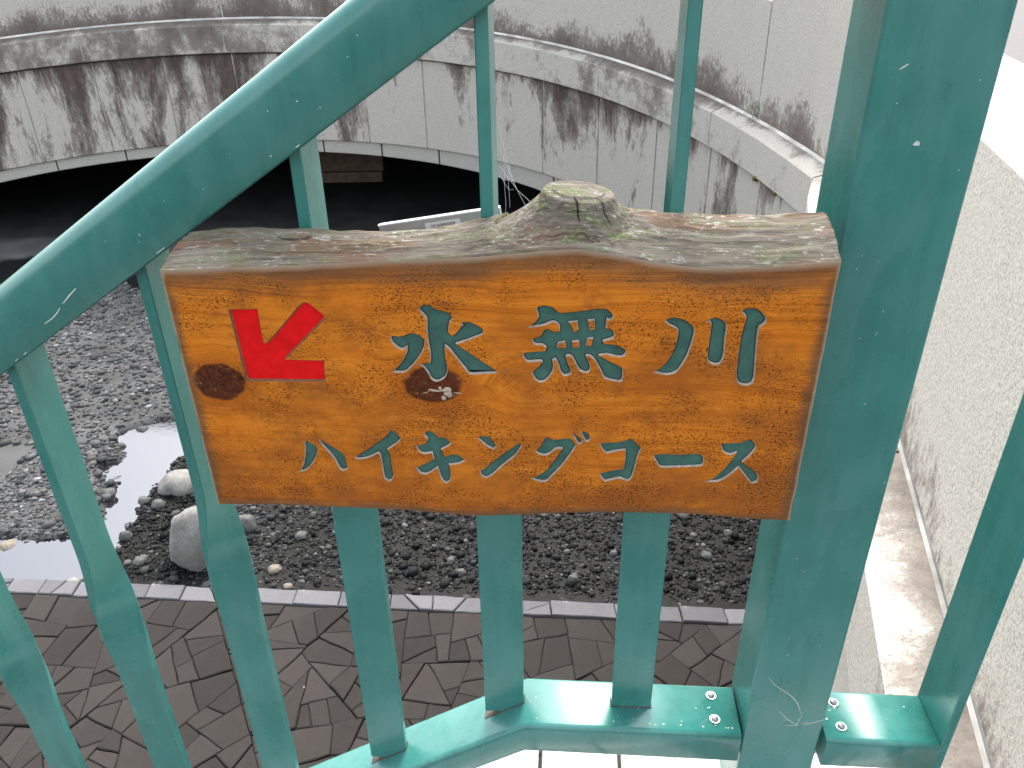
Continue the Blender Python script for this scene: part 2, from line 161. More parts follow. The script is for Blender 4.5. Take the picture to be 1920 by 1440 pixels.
def m_paint():
    t = NT('green_paint'); c = t.coord('Object')
    n1 = t.noise(c, 9, 6, 0.65); n2 = t.noise(t.coord('Object', (60, 60, 4)), 1.0, 4, 0.6); n3 = t.noise(c, 240, 3, 0.6); n4 = t.noise(c, 22, 7, 0.75, 0.6)
    f = t.math('ADD', t.math('MULTIPLY', n1, 0.65), t.math('MULTIPLY', n2, 0.35))
    col = t.ramp(f, [(0.32, (0.026, 0.158, 0.134)), (0.50, (0.033, 0.188, 0.162)), (0.70, (0.050, 0.225, 0.200))])
    dirt = t.ramp(n4, [(0.56, 0.0), (0.70, 0.28), (0.82, 0.6)])
    col = t.mix(dirt, col, (0.030, 0.100, 0.088))
    rub = t.ramp(t.noise(t.coord('Object', (34, 34, 9), (4, 2, 1)), 1.0, 6, 0.7, 1.2), [(0.57, 0.0), (0.70, 0.4)])
    col = t.mix(rub, col, (0.020, 0.110, 0.090))
    chalk = t.ramp(t.noise(t.coord('Object', (12, 12, 4)), 1.4, 6, 0.65, 0.5), [(0.45, 0.0), (0.75, 0.5)])
    col = t.mix(chalk, col, (0.100, 0.250, 0.235))
    spk = t.ramp(t.voro(c, 150), [(0.022, 1.0), (0.035, 0.0)])
    spk = t.math('MULTIPLY', spk, t.ramp(t.noise(c, 21, 2), [(0.60, 0.0), (0.64, 1.0)]))
    col = t.mix(spk, col, (0.55, 0.60, 0.56))
    t.bump(t.math('ADD', t.math('MULTIPLY', n3, 0.15), t.math('MULTIPLY', n1, 1.5)), 0.08, 0.002)
    return t.out(col, t.math('ADD', t.ramp(n1, [(0.3, 0.22), (0.7, 0.32)]), t.math('MULTIPLY', chalk, 0.12)), Specular_IOR_Level=0.5, Coat_Weight=0.4, Coat_Roughness=0.2)
def m_plain(name, col, rough=0.5, metal=0.0, nscale=30, var=0.15, bump=0.1, bd=0.002, spec=0.3):
    t = NT(name); n = t.noise(t.coord('Object'), nscale, 5, 0.6)
    a = tuple(v*(1-var) for v in col); b = tuple(min(1, v*(1+var)) for v in col)
    t.bump(n, bump, bd)
    return t.out(t.ramp(n, [(0.3, a), (0.7, b)]), rough, Metallic=metal, Specular_IOR_Level=spec)
def m_wood():
    t = NT('varnished_wood'); x, y, z = t.sep(t.coord('Object'))
    warp = t.noise(t.coord('Object', (3.0, 1, 7)), 1.0, 3, 0.5)
    v = t.math('ADD', z, t.math('MULTIPLY', t.math('SUBTRACT', warp, 0.5), 0.05))
    core = None; halo = None
    for (kx, kz, rx, rz, gain) in KN:
        wob = t.noise(t.coord('Object', None, (kx*7, 0, 3)), 55, 3, 0.6)
        dx = t.math('DIVIDE', t.math('SUBTRACT', x, kx), rx); dz = t.math('DIVIDE', t.math('SUBTRACT', z, kz), rz)
        d = t.math('SQRT', t.math('ADD', t.math('MULTIPLY', dx, dx), t.math('MULTIPLY', dz, dz)))
        d = t.math('ADD', d, t.math('MULTIPLY', t.math('SUBTRACT', wob, 0.5), 0.35))
        # grain bends round the knot
        w = t.ramp(t.math('DIVIDE', d, 4.0), [(0.18, 1.0), (0.75, 0.0)], 'EASE')
        side = t.math('SIGN', dz)
        v = t.math('ADD', t.math('MULTIPLY', v, t.math('SUBTRACT', 1.0, w)), t.math('MULTIPLY', t.math('ADD', kz, t.math('MULTIPLY', t.math('MULTIPLY', side, d), 0.022)), w))
        c_ = t.ramp(d, [(0.88, gain), (1.06, 0.0)]); h_ = t.ramp(t.math('DIVIDE', d, 3.0), [(0.30, 0.75), (0.62, 0.0)], 'EASE')
        core = c_ if core is None else t.math('MAXIMUM', core, c_); halo = h_ if halo is None else t.math('MAXIMUM', halo, h_)
    g1 = t.noise(t.comb(t.math('MULTIPLY', x, 2.2), 0.0, t.math('MULTIPLY', v, 95)), 1.0, 6, 0.65)
    g2 = t.noise(t.comb(t.math('MULTIPLY', x, 5), 1.0, t.math('MULTIPLY', v, 420)), 1.0, 3, 0.6)
    blot = t.noise(t.coord('Object', (7, 1, 13)), 1.0, 9, 0.74)
    col = t.ramp(t.math('ADD', t.math('MULTIPLY', g1, 0.65), t.math('MULTIPLY', g2, 0.35)), [(0.30, (0.33, 0.088, 0.009)), (0.42, (0.53, 0.150, 0.013)), (0.56, (0.66, 0.205, 0.018)), (0.75, (0.76, 0.285, 0.034))])
    col = t.mix(t.ramp(blot, [(0.50, 0.0), (0.64, 0.65)]), col, (0.33, 0.092, 0.014))
    blot2 = t.noise(t.coord('Object', (14, 1, 24), (3, 0, 1)), 1.0, 9, 0.78)
    fine = t.noise(t.comb(t.math('MULTIPLY', x, 16), 2.0, t.math('MULTIPLY', v, 1100)), 1.0, 4, 0.7)
    col = t.mix(t.ramp(fine, [(0.55, 0.0), (0.66, 0.7)]), col, (0.20, 0.052, 0.008))
    col = t.mix(t.ramp(blot2, [(0.54, 0.0), (0.66, 0.6)]), col, (0.20, 0.068, 0.020))
    low = t.math('ADD', t.ramp(t.math('MULTIPLY', z, -1.0), [(0.30, 0.0), (0.47, 0.10), (0.54, 0.22)]), t.ramp(x, [(0.05, 0.0), (0.24, 0.07)]))
    col = t.mix(t.ramp(t.math('ADD', t.noise(t.coord('Object', (10, 1, 15), (1, 0, 8)), 1.0, 8, 0.72), low), [(0.54, 0.0), (0.74, 0.75)]), col, (0.26, 0.080, 0.018))
    col = t.mix(halo, col, (0.40, 0.105, 0.012))
    kd = t.noise(t.coord('Object', (160, 1, 160)), 1.0, 5, 0.7)
    kcol = t.ramp(kd, [(0.30, (0.020, 0.008, 0.005)), (0.48, (0.085, 0.024, 0.011)), (0.60, (0.125, 0.034, 0.014)), (0.68, (0.30, 0.17, 0.09)), (0.74, (0.34, 0.22, 0.13))])
    col = t.mix(core, col, kcol)
    # mildew specks
    sp = t.noise(t.coord('Object', (330, 1, 480)), 1.0, 4, 0.8)
    msk = t.noise(t.coord('Object', (11, 1, 15), (5, 0, 2)), 1.0, 7, 0.78)
    spk = t.math('MULTIPLY', t.ramp(sp, [(0.525, 0.0), (0.575, 1.0)]), t.ramp(msk, [(0.44, 0.06), (0.55, 1.0)]))
    col = t.mix(t.math('MULTIPLY', spk, 0.88), col, (0.022, 0.014, 0.008))
    # grey weathered rim: under the bark, along the cut ends and the foot
    rn = t.math('MULTIPLY', t.math('SUBTRACT', t.noise(t.coord('Object', (14, 1, 30)), 1.0, 5, 0.65), 0.5), 0.014)
    edge = t.attr('edge')
    rim = t.ramp(t.math('ADD', t.math('ADD', edge, t.math('MULTIPLY', rn, 1.6)), t.math('MULTIPLY', t.math('SUBTRACT', g2, 0.5), 0.022)), [(0.000, 1.0), (0.007, 0.9), (0.018, 0.0)])
    col = t.mix(t.math('MULTIPLY', rim, 0.85), col, t.ramp(g1, [(0.3, (0.085, 0.044, 0.022)), (0.7, (0.185, 0.100, 0.052))]))
    hair = t.ramp(t.math('ADD', edge, t.math('MULTIPLY', rn, 0.2)), [(0.0008, 1.0), (0.0022, 0.0)])
    col = t.mix(t.math('MULTIPLY', hair, 0.6), col, (0.50, 0.40, 0.30))
    t.bump(t.math('ADD', t.math('MULTIPLY', g2, 0.35), t.math('ADD', t.math('MULTIPLY', g1, 0.6), t.math('MULTIPLY', spk, -0.4))), 0.22, 0.0015)
    return t.out(col, t.ramp(blot2, [(0.3, 0.45), (0.7, 0.7)]), Specular_IOR_Level=0.08)
def m_bark():
    t = NT('weathered_bark'); x, y, z = t.sep(t.coord('Object'))
    fib = t.noise(t.coord('Object', (9, 130, 130)), 1.0, 6, 0.65); big = t.noise(t.coord('Object', (11, 30, 30)), 1.0, 5, 0.6)
    col = t.ramp(t.math('ADD', t.math('MULTIPLY', fib, 0.55), t.math('MULTIPLY', big, 0.45)), [(0.3, (0.080, 0.064, 0.050)), (0.47, (0.175, 0.145, 0.112)), (0.6, (0.255, 0.220, 0.180)), (0.75, (0.38, 0.345, 0.30))])
    red = t.ramp(t.noise(t.coord('Object', (9, 22, 22), (2, 1, 0)), 1.0, 4), [(0.48, 0.0), (0.60, 0.75)])
    col = t.mix(red, col, (0.205, 0.105, 0.060))
    dx = t.math('DIVIDE', t.math('SUBTRACT', x, 0.02), 0.16)
    near = t.ramp(t.math('ABSOLUTE', dx), [(0.2, 1.0), (1.0, 0.5)])
    mo = t.math('MULTIPLY', t.ramp(t.noise(t.coord('Object', (24, 60, 60), (7, 0, 0)), 1.0, 6, 0.7), [(0.50, 0.0), (0.60, 0.9)]), near)
    col = t.mix(mo, col, t.ramp(t.noise(t.coord('Object'), 350, 3), [(0.35, (0.10, 0.125, 0.040)), (0.6, (0.20, 0.225, 0.105)), (0.75, (0.42, 0.44, 0.33))]))
    lic = t.math('MULTIPLY', t.ramp(t.noise(t.coord('Object', (95, 260, 260)), 1.0, 5, 0.75), [(0.555, 0.0), (0.61, 0.9)]), t.ramp(t.noise(t.coord('Object', (14, 30, 30), (0, 5, 0)), 1.0, 3), [(0.42, 0.12), (0.56, 1.0)]))
    col = t.mix(lic, col, (0.50, 0.49, 0.43))
    dk = t.ramp(t.noise(t.coord('Object', (6, 190, 190), (1, 0, 4)), 1.0, 4, 0.6), [(0.63, 0.0), (0.68, 0.8)])
    col = t.mix(dk, col, (0.05, 0.04, 0.03))
    split = t.ramp(t.noise(t.coord('Object', (5, 320, 320), (8, 3, 4)), 1.0, 5, 0.7), [(0.40, 0.0), (0.46, 1.0)])
    col = t.mix(t.math('MULTIPLY', t.math('SUBTRACT', 1.0, split), 0.38), col, (0.045, 0.034, 0.026))
    t.bump(t.math('ADD', t.math('ADD', fib, split), t.math('MULTIPLY', lic, 0.4)), 0.5, 0.003)
    return t.out(col, 0.85, Specular_IOR_Level=0.25)
def granite_col(t, scale=1.0, base=((0.31, 0.285, 0.245), (0.53, 0.495, 0.44), (0.68, 0.64, 0.575))):
    c = t.coord('Object')
    a = t.noise(c, 125*scale, 4, 0.75); b = t.noise(c, 1.6, 4, 0.6)
    col = t.ramp(a, [(0.34, base[0]), (0.48, base[1]), (0.64, base[2])])
    v = t.voro(c, 95*scale); spk = t.math('MULTIPLY', t.ramp(v, [(0.16, 1.0), (0.26, 0.0)]), t.ramp(t.noise(c, 40*scale, 2), [(0.46, 0.0), (0.54, 1.0)]))
    col = t.mix(t.math('MULTIPLY', spk, 0.7), col, (0.14, 0.13, 0.12))
    col = t.mix(t.ramp(b, [(0.35, 0.0), (0.75, 0.22)]), col, (0.46, 0.43, 0.38))
    return col, a
STAIN = (0.040, 0.031, 0.028); STAIN2 = (0.125, 0.082, 0.070)
def m_facing():     # lower facing panels: UV x = metres along the wall, y = metres below the ledge
    t = NT('granite_facing'); col, a = granite_col(t)
    u, v, _ = t.sep(t.coord('UV'))
    col = t.mix(t.math('MULTIPLY', t.objrand(), 0.25), col, (0.47, 0.44, 0.395))
    st = t.noise(t.comb(t.math('MULTIPLY', u, 2.1), t.math('MULTIPLY', v, 0.5), 0.0), 1.0, 6, 0.66, 0.35)
    st2 = t.noise(t.comb(t.math('MULTIPLY', u, 9), t.math('MULTIPLY', v, 3.2), 3.0), 1.0, 6, 0.75)
    bias = t.ramp(t.math('DIVIDE', t.math('ADD', u, 5.0), 20.0), [(0.0, 0.095), (0.37, 0.095), (0.45, 0.04), (0.50, 0.0), (0.555, 0.0), (0.595, 0.10), (0.63, 0.01), (1.0, 0.0)])
    fall = t.ramp(v, [(0.0, 0.10), (0.18, 0.035), (0.75, 0.0), (1.0, 0.0)])
    s = t.math('ADD', t.math('ADD', t.math('MULTIPLY', st, 0.78), t.math('MULTIPLY', st2, 0.22)), t.math('ADD', bias, fall))
    fuzz = t.noise(t.coord('Object', (1, 1, 0.45)), 38, 5, 0.8)
    s = t.math('ADD', s, t.math('MULTIPLY', t.math('SUBTRACT', fuzz, 0.5), 0.16))
    m = t.ramp(s, [(0.570, 0.0), (0.61, 0.6), (0.67, 0.96)])
    col = t.mix(m, col, t.ramp(st2, [(0.4, STAIN), (0.62, STAIN2)]))
    t.bump(a, 0.25, 0.004)
    return t.out(col, 0.75, Specular_IOR_Level=0.3)
def m_ledge():
    t = NT('granite_ledge'); col, a = granite_col(t); u, v, _ = t.sep(t.coord('UV'))
    st = t.noise(t.comb(t.math('MULTIPLY', u, 2.4), t.math('MULTIPLY', v, 1.6), 7.0), 1.0, 6, 0.68)
    st2 = t.noise(t.coord('Object'), 11, 6, 0.72)
    bias = t.ramp(t.math('DIVIDE', t.math('ADD', u, 5.0), 20.0), [(0.0, 0.15), (0.38, 0.145), (0.50, 0.06), (0.62, 0.08), (0.72, 0.03), (1.0, 0.06)])
    top = t.ramp(v, [(0.0, 0.0), (0.29, 0.0), (0.31, 0.03), (0.36, 0.09), (0.44, 0.20)])
    s = t.math('ADD', t.math('ADD', t.math('MULTIPLY', st, 0.7), t.math('MULTIPLY', st2, 0.3)), t.math('ADD', bias, top))
    fuzz = t.noise(t.coord('Object'), 45, 5, 0.8)
    s = t.math('ADD', s, t.math('MULTIPLY', t.math('SUBTRACT', fuzz, 0.5), 0.14))
    m = t.ramp(s, [(0.56, 0.0), (0.65, 0.7), (0.73, 0.9)])
    col = t.mix(m, col, t.ramp(st2, [(0.4, (0.070, 0.056, 0.047)), (0.6, (0.155, 0.125, 0.105))]))
    t.bump(a, 0.25, 0.004)
    return t.out(col, 0.75, Specular_IOR_Level=0.3)
def m_parapet():    # v = metres above the ledge
    t = NT('granite_parapet'); col, a = granite_col(t); u, v, _ = t.sep(t.coord('UV'))
    st = t.noise(t.comb(t.math('MULTIPLY', u, 1.5), t.math('MULTIPLY', v, 1.1), 2.0), 1.0, 5, 0.65); st2 = t.noise(t.coord('Object', (1, 1, 0.5)), 34, 5, 0.75)
    bias = t.ramp(t.math('DIVIDE', t.math('ADD', u, 5.0), 20.0), [(0.0, 0.11), (0.40, 0.11), (0.50, 0.06), (0.62, 0.11), (0.75, 0.05), (0.80, 0.02), (1.0, 0.02)])
    low = t.ramp(v, [(0.0, 0.15), (0.16, 0.06), (0.34, -0.0), (0.5, 0.0)])
    low = t.math('SUBTRACT', low, t.ramp(v, [(0.18, 0.0), (0.6, 0.10)]))
    s = t.math('ADD', t.math('ADD', t.math('MULTIPLY', st, 0.62), t.math('MULTIPLY', st2, 0.38)), t.math('ADD', bias, low))
    m = t.ramp(s, [(0.60, 0.0), (0.68, 0.75), (0.75, 0.92)])
    col = t.mix(m, col, t.ramp(st2, [(0.4, (0.060, 0.045, 0.040)), (0.62, (0.16, 0.115, 0.10))]))
    t.bump(a, 0.25, 0.004)
    return t.out(col, 0.75, Specular_IOR_Level=0.3)
def m_granite(name, base, scale=1.0):
    t = NT(name); col, a = granite_col(t, scale, base); t.bump(a, 0.2, 0.004); return t.out(col, 0.7, Specular_IOR_Level=0.3)
def m_gravel():
    t = NT('gravel'); c = t.attr('Col', 'Color'); wet_shade = t.attr('wet_shade')
    n = t.noise(t.coord('Object'), 130, 4, 0.7)
    col = t.mix(0.6, c, t.ramp(n, [(0.3, 0.25), (0.7, 1.0)]), 'MULTIPLY')
    col = t.mix(wet_shade, col, t.mix(1.0, col, (0.065, 0.067, 0.063), 'MULTIPLY'))  # darkens the wet pool bed and the painted shade alike
    t.bump(n, 0.5, 0.006)
    return t.out(col, t.math('SUBTRACT', 0.85, t.math('MULTIPLY', wet_shade, 0.3)), Specular_IOR_Level=0.12)
def m_rock(name, a, b):
    t = NT(name); c = t.coord('Object'); n = t.noise(c, 9, 6, 0.7); n2 = t.noise(c, 60, 4, 0.7)
    col = t.mix(t.ramp(n2, [(0.45, 0.0), (0.7, 0.5)]), t.ramp(n, [(0.3, a), (0.7, b)]), tuple(v*0.5 for v in a))
    t.bump(t.math('ADD', n, t.math('MULTIPLY', n2, 0.4)), 0.5, 0.012); return t.out(col, 0.8, Specular_IOR_Level=0.3)
def m_flag(name, a, b):
    t = NT(name); c = t.coord('Object'); n = t.noise(c, 6, 6, 0.7); n2 = t.noise(c, 70, 4, 0.75); r = t.objrand()
    col = t.ramp(t.math('ADD', t.math('MULTIPLY', n, 0.6), t.math('MULTIPLY', r, 0.4)), [(0.3, a), (0.75, b)])
    col = t.mix(t.ramp(n2, [(0.55, 0.0), (0.75, 0.35)]), col, tuple(v*0.45 for v in a))
    lich = t.ramp(t.voro(c, 7.0), [(0.035, 1.0), (0.055, 0.0)]); lich = t.math('MULTIPLY', lich, t.ramp(t.noise(c, 3.1, 2), [(0.56, 0.0), (0.58, 1.0)]))
    col = t.mix(t.math('MULTIPLY', lich, 0.6), col, (0.35, 0.35, 0.33))
    t.bump(t.math('ADD', n, t.math('MULTIPLY', n2, 0.5)), 0.4, 0.008); return t.out(col, 0.85, Specular_IOR_Level=0.1)
def m_water():
    t = NT('stream_water'); n = t.noise(t.coord('Object', (1, 1, 1)), 26, 4, 0.6)
    t.bump(n, 0.10, 0.004)
    return t.out((0.185, 0.188, 0.200), 0.07, Metallic=0.9)
M_PAINT = m_paint(); M_BARK = m_bark()
M_FACE = m_facing(); M_LEDGE = m_ledge(); M_PARA = m_parapet()
M_JOINT = m_plain('joint_mortar', (0.56, 0.54, 0.50), 0.9, 0, 4, 0.45)
M_WJ = m_plain('grey_caulk', (0.30, 0.29, 0.27), 0.9, 0, 6, 0.4)
M_DJOINT_SHADOW = m_plain('mortar_and_shadow', (0.06, 0.055, 0.05), 0.95, 0, 12, 0.3)  # dark joints; also colours the painted shadow under the ledge
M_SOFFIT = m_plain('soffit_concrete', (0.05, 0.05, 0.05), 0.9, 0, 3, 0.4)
M_COPING = m_granite('pale_granite', ((0.46, 0.45, 0.42), (0.62, 0.61, 0.58), (0.72, 0.71, 0.68)))
M_ARCH = m_granite('arch_granite', ((0.30, 0.28, 0.25), (0.45, 0.43, 0.39), (0.56, 0.535, 0.49)))
M_GRAV = m_gravel(); M_WATER = m_water()
M_ROCK = m_rock('pale_river_rock', (0.17, 0.165, 0.15), (0.31, 0.30, 0.275)); M_ROCKD = m_rock('dark_river_rock', (0.045, 0.048, 0.046), (0.12, 0.125, 0.12)); M_ROCKG = m_rock('grey_river_rock', (0.07, 0.073, 0.07), (0.16, 0.16, 0.153)); M_ROCKB = m_rock('brown_river_rock', (0.17, 0.14, 0.11), (0.30, 0.26, 0.21))
M_FLAG = m_flag('flagstone', (0.030, 0.0262, 0.0242), (0.050, 0.0440, 0.0408)); M_KERB = m_flag('kerb_stone', (0.115, 0.112, 0.120), (0.175, 0.171, 0.183))
M_FJ = m_plain('flag_joint', (0.017, 0.015, 0.014), 0.95)
M_STEEL = m_plain('screw_steel', (0.30, 0.31, 0.30), 0.38, 0.85, 80, 0.2)
M_BLACK = m_plain('black_crack', (0.012, 0.010, 0.009), 0.9)
M_CHIP_GLINT = m_plain('bare_chip_glint', (0.62, 0.64, 0.58), 0.6)  # chips and scratches; also colours the painted glints
M_LGREEN = m_plain('letter_green', (0.050, 0.124, 0.102), 0.42, 0, 70, 0.25, 0.3, 0.001, 0.2)
M_LRED = m_plain('arrow_red', (0.72, 0.008, 0.010), 0.4, 0, 60, 0.16, 0.3, 0.001, 0.12)
M_LLINE = m_plain('carved_line', (0.010, 0.016, 0.020), 0.6)
M_LWALL = m_plain('cut_wood', (0.44, 0.39, 0.33), 0.7, 0, 200, 0.3)
M_RWALL = m_plain('arrow_cut', (0.20, 0.10, 0.05), 0.7, 0, 200, 0.3)
M_ROAD = m_plain('road_paving', (0.15, 0.138, 0.136), 0.9, 0, 20, 0.2)
M_PLATE = m_plain('grey_plate', (0.40, 0.42, 0.43), 0.45, 0.2, 20, 0.1)
M_WHITE = m_plain('white_plastic', (0.80, 0.80, 0.82), 0.5, 0, 20, 0.05)
M_RUST = m_plain('rusty_box', (0.075, 0.05, 0.036), 0.8, 0.2, 14, 0.4)
M_RUSTLINE = m_plain('rust_line', (0.10, 0.085, 0.07), 0.85, 0, 120, 0.5)
M_LEAF = m_plain('leaf', (0.10, 0.19, 0.04), 0.6, 0, 60, 0.3)
M_MOSS = m_plain('moss', (0.13, 0.12, 0.03), 0.95, 0, 200, 0.4, 0.6, 0.01)
M_WEB = m_plain('web_silk', (0.7, 0.7, 0.7), 0.5)
M_FLAKE = m_plain('lifted_varnish', (0.42, 0.33, 0.25), 0.6, 0, 150, 0.35)

# ------------------------------------------------------------------ bridge and wing wall
bS = list(BRIDGE['S']); bP = [tuple(p) for p in BRIDGE['P']]; bA = list(BRIDGE['A']); bF = list(BRIDGE['F'])
S_END = bS[-1]
yy = [4.9, 4.4, 3.8, 3.1, 2.4, 1.8, 1.3, 0.9, 0.62]
for y in yy:
    p = (0.803+0.284*(y-1.16), y, -1.736)
    if y > 4.5: p = (p[0]+0.02, p[1], p[2])
    bS.append(bS[-1]+math.hypot(p[0]-bP[-1][0], p[1]-bP[-1][1])); bP.append(p); bA.append(-3.4); bF.append(-3.5)
S_NEAR = bS[-1]
XS = [p[0] for p in bP]; YS = [p[1] for p in bP]; ZS = [p[2]+ZC for p in bP]
# smoothed tangents
def plan(s, off):
    e = 0.12; a = max(bS[0], s-e); b = min(bS[-1], s+e)
    tx = lerp_tab(bS, XS, b)-lerp_tab(bS, XS, a); ty = lerp_tab(bS, YS, b)-lerp_tab(bS, YS, a); L = math.hypot(tx, ty)
    return lerp_tab(bS, XS, s)-ty/L*off, lerp_tab(bS, YS, s)+tx/L*off
zB = lambda s: lerp_tab(bS, ZS, s)
zA = lambda s: max(lerp_tab(bS, bA, s)+ZC, ZBED-0.1)
zF = lambda s: max(lerp_tab(bS, bF, s)+ZC, ZBED-0.1)
zE = lambda s: zB(s)+0.295
zU = lambda s: zB(s)+0.342
def strip(name, s0, s1, rows, mat, parent, n=None, caps=True):
    """solid facing piece: rows = [(offset, z function, uv v function)] swept from s0 to s1 along the wall"""
    n = n or max(1, int((s1-s0)/0.22)); k = len(rows); vs = []; uv = []; fs = []
    for i in range(n+1):
        s = s0+(s1-s0)*i/n
        for off, zf, vf in rows:
            x, y = plan(s, off); z = zf(s); vs.append((x, y, z)); uv.append((s, vf(s, z)))
    for i in range(n):
        for j in range(k-1):
            a = i*k+j; fs.append((a, a+1, a+k+1, a+k))
    if caps: fs += [tuple(range(k)), tuple(reversed(range(n*k, n*k+k)))]
    return mesh_obj(name, vs, fs, mat, parent, None, False, uv)
bridge = tag(empty('arch_bridge', (0, 9.5, ZBED)), 'low granite-faced arch bridge with dark stain streaks spanning the stony riverbed', 'bridge')
wing = tag(empty('wing_wall', (0.9, 1.5, ZBED)), 'pale speckled granite parapet wall with stained ledge right of the green post', 'wall')
def child_fix(root):   # children were built in world coordinates
    for o in COL.objects:
        if o.parent is root: o.matrix_parent_inverse = Matrix.Translation(-root.location)
below = lambda s, z: zB(s)-z
G = 0.010
low = [bS[0]] + [-3.5, -2.6, -1.75, -0.85] + BJ['low'][:-1] + [S_END]
low = sorted(set(low))
for a, b in zip(low[:-1], low[1:]):
    p = strip('facing_panel', a+G, b-G, [(0.11, lambda s: zB(s)-0.016, below), (0.056, lambda s: zB(s)-0.016, below), (0.05, lambda s: zB(s)-0.024, below), (0.05, lambda s: zA(s)+0.008, below), (0.056, zA, below), (0.13, zA, below)], M_FACE, bridge)
    if zA((a+b)/2) > ZBED:
        m = (a+b)/2+0.12; a2, b2 = a+0.12, b+0.12
        strip('arch_stone', a2+G, b2-G, [(0.2, lambda s: zA(s)-0.006, below), (0.085, lambda s: zA(s)-0.006, below), (0.085, lambda s: zF(s)+0.01, below), (0.095, zF, below), (0.32, zF, below)], M_ARCH, bridge)
led = [bS[0], -3.2, -1.5] + BJ['ledge'][:-1] + [S_END]
lv = lambda s, z: z-zB(s)
def ledge(a, b, parent):
    return strip('ledge_stone', a+G*0.7, b-G*0.7, [(0.12, zB, lambda s, z: -0.1), (0.006, zB, lv), (0.0, lambda s: zB(s)+0.008, lv), (0.0, lambda s: zE(s)-0.012, lv), (0.010, zE, lambda s, z: 0.305), (0.09, lambda s: zE(s)+0.028, lambda s, z: 0.37), (0.145, zU, lambda s, z: 0.44), (0.30, zU, lambda s, z: 0.6)], M_LEDGE, parent)
for a, b in zip(led[:-1], led[1:]): ledge(a, b, bridge)
par = [bS[0], -1.9] + BJ['par'] + [S_END]
PH = 1.12
pv = lambda s, z: z-zU(s)
def parapet(a, b, parent):
    strip('parapet_panel', a+G*0.8, b-G*0.8, [(0.157, lambda s: zU(s)+0.014, pv), (0.15, lambda s: zU(s)+0.02, pv), (0.15, lambda s: zU(s)+PH-0.05, pv), (0.19, lambda s: zU(s)+PH, lambda s, z: 1.06), (0.50, lambda s: zU(s)+PH, lambda s, z: 1.4), (0.50, lambda s: zU(s)-0.2, lambda s, z: 2.6)], M_PARA, parent)
for a, b in zip(par[:-1], par[1:]):
    PH = 0.45 if b < 5.7 else (0.92 if b < 9.2 else 1.12)
    parapet(a, b, bridge)
PH = 0.45
strip('mortar_backing', bS[0], S_END-0.01, [(0.17, zU, below), (0.066, lambda s: zB(s)-0.0, below), (0.066, lambda s: zA(s)+0.01, below)], M_JOINT, bridge, caps=False)
strip('ledge_mortar', bS[0], S_END-0.01, [(0.13, lambda s: zB(s)+0.004, below), (0.007, lambda s: zB(s)+0.012, below), (0.007, lambda s: zE(s)-0.012, below), (0.146, lambda s: zU(s)-0.006, below), (0.158, lambda s: zU(s)+0.010, below), (0.158, lambda s: zU(s)+PH-0.06, below)], M_JOINT, bridge, caps=False)
strip('painted_ledge_shadow', bS[0], S_END-0.01, [(0.10, lambda s: zB(s)-0.002, below), (0.054, lambda s: zB(s)-0.002, below), (0.054, lambda s: zB(s)-0.016, below)], M_DJOINT_SHADOW, bridge, caps=False)  # dark strip painting in the shadow under the ledge
# caulk line where the parapet meets the ledge
strip('caulk_line', bS[0], S_END, [(0.150, lambda s: zU(s)+0.016, below), (0.138, lambda s: zU(s)+0.006, below), (0.132, lambda s: zU(s)-0.004, below)], M_JOINT, bridge, caps=False)
strip('arch_mortar', bS[0], S_END-0.6, [(0.2, lambda s: zA(s)-0.002, below), (0.10, lambda s: zA(s)-0.002, below), (0.105, lambda s: zF(s)+0.012, below), (0.3, lambda s: zF(s)+0.012, below)], M_DJOINT_SHADOW, bridge, caps=False)
# barrel under the deck, closed at its far end to keep light out, and the deck itself
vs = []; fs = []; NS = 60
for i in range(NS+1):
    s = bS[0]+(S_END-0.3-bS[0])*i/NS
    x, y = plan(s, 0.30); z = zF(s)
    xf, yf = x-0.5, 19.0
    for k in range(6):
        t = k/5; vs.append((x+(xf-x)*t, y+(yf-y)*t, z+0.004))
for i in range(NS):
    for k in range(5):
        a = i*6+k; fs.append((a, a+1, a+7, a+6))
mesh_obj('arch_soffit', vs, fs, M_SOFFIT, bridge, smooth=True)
mb = MB(); mb.box((-14, 19.0, ZBED-0.3), (6, 19.3, ZBED+3)); mb.box((-14.0, 8.6, ZBED-0.3), (-9.9, 19.0, ZBED+1.2)); mb.build('light_block_wall', M_SOFFIT, bridge)  # unseen walls added to keep light out from under the arch
vs = []; fs = []
for i in range(NS+1):
    s = bS[0]+(S_END-bS[0])*i/NS; x, y = plan(s, 0.45); z = zU(s)-0.05; vs += [(x, y, z), (x, max(y+0.5, 19.5), z)]
for i in range(NS): fs.append((2*i, 2*i+1, 2*i+3, 2*i+2))
mesh_obj('deck', vs, fs, M_ROAD, bridge)
child_fix(bridge)
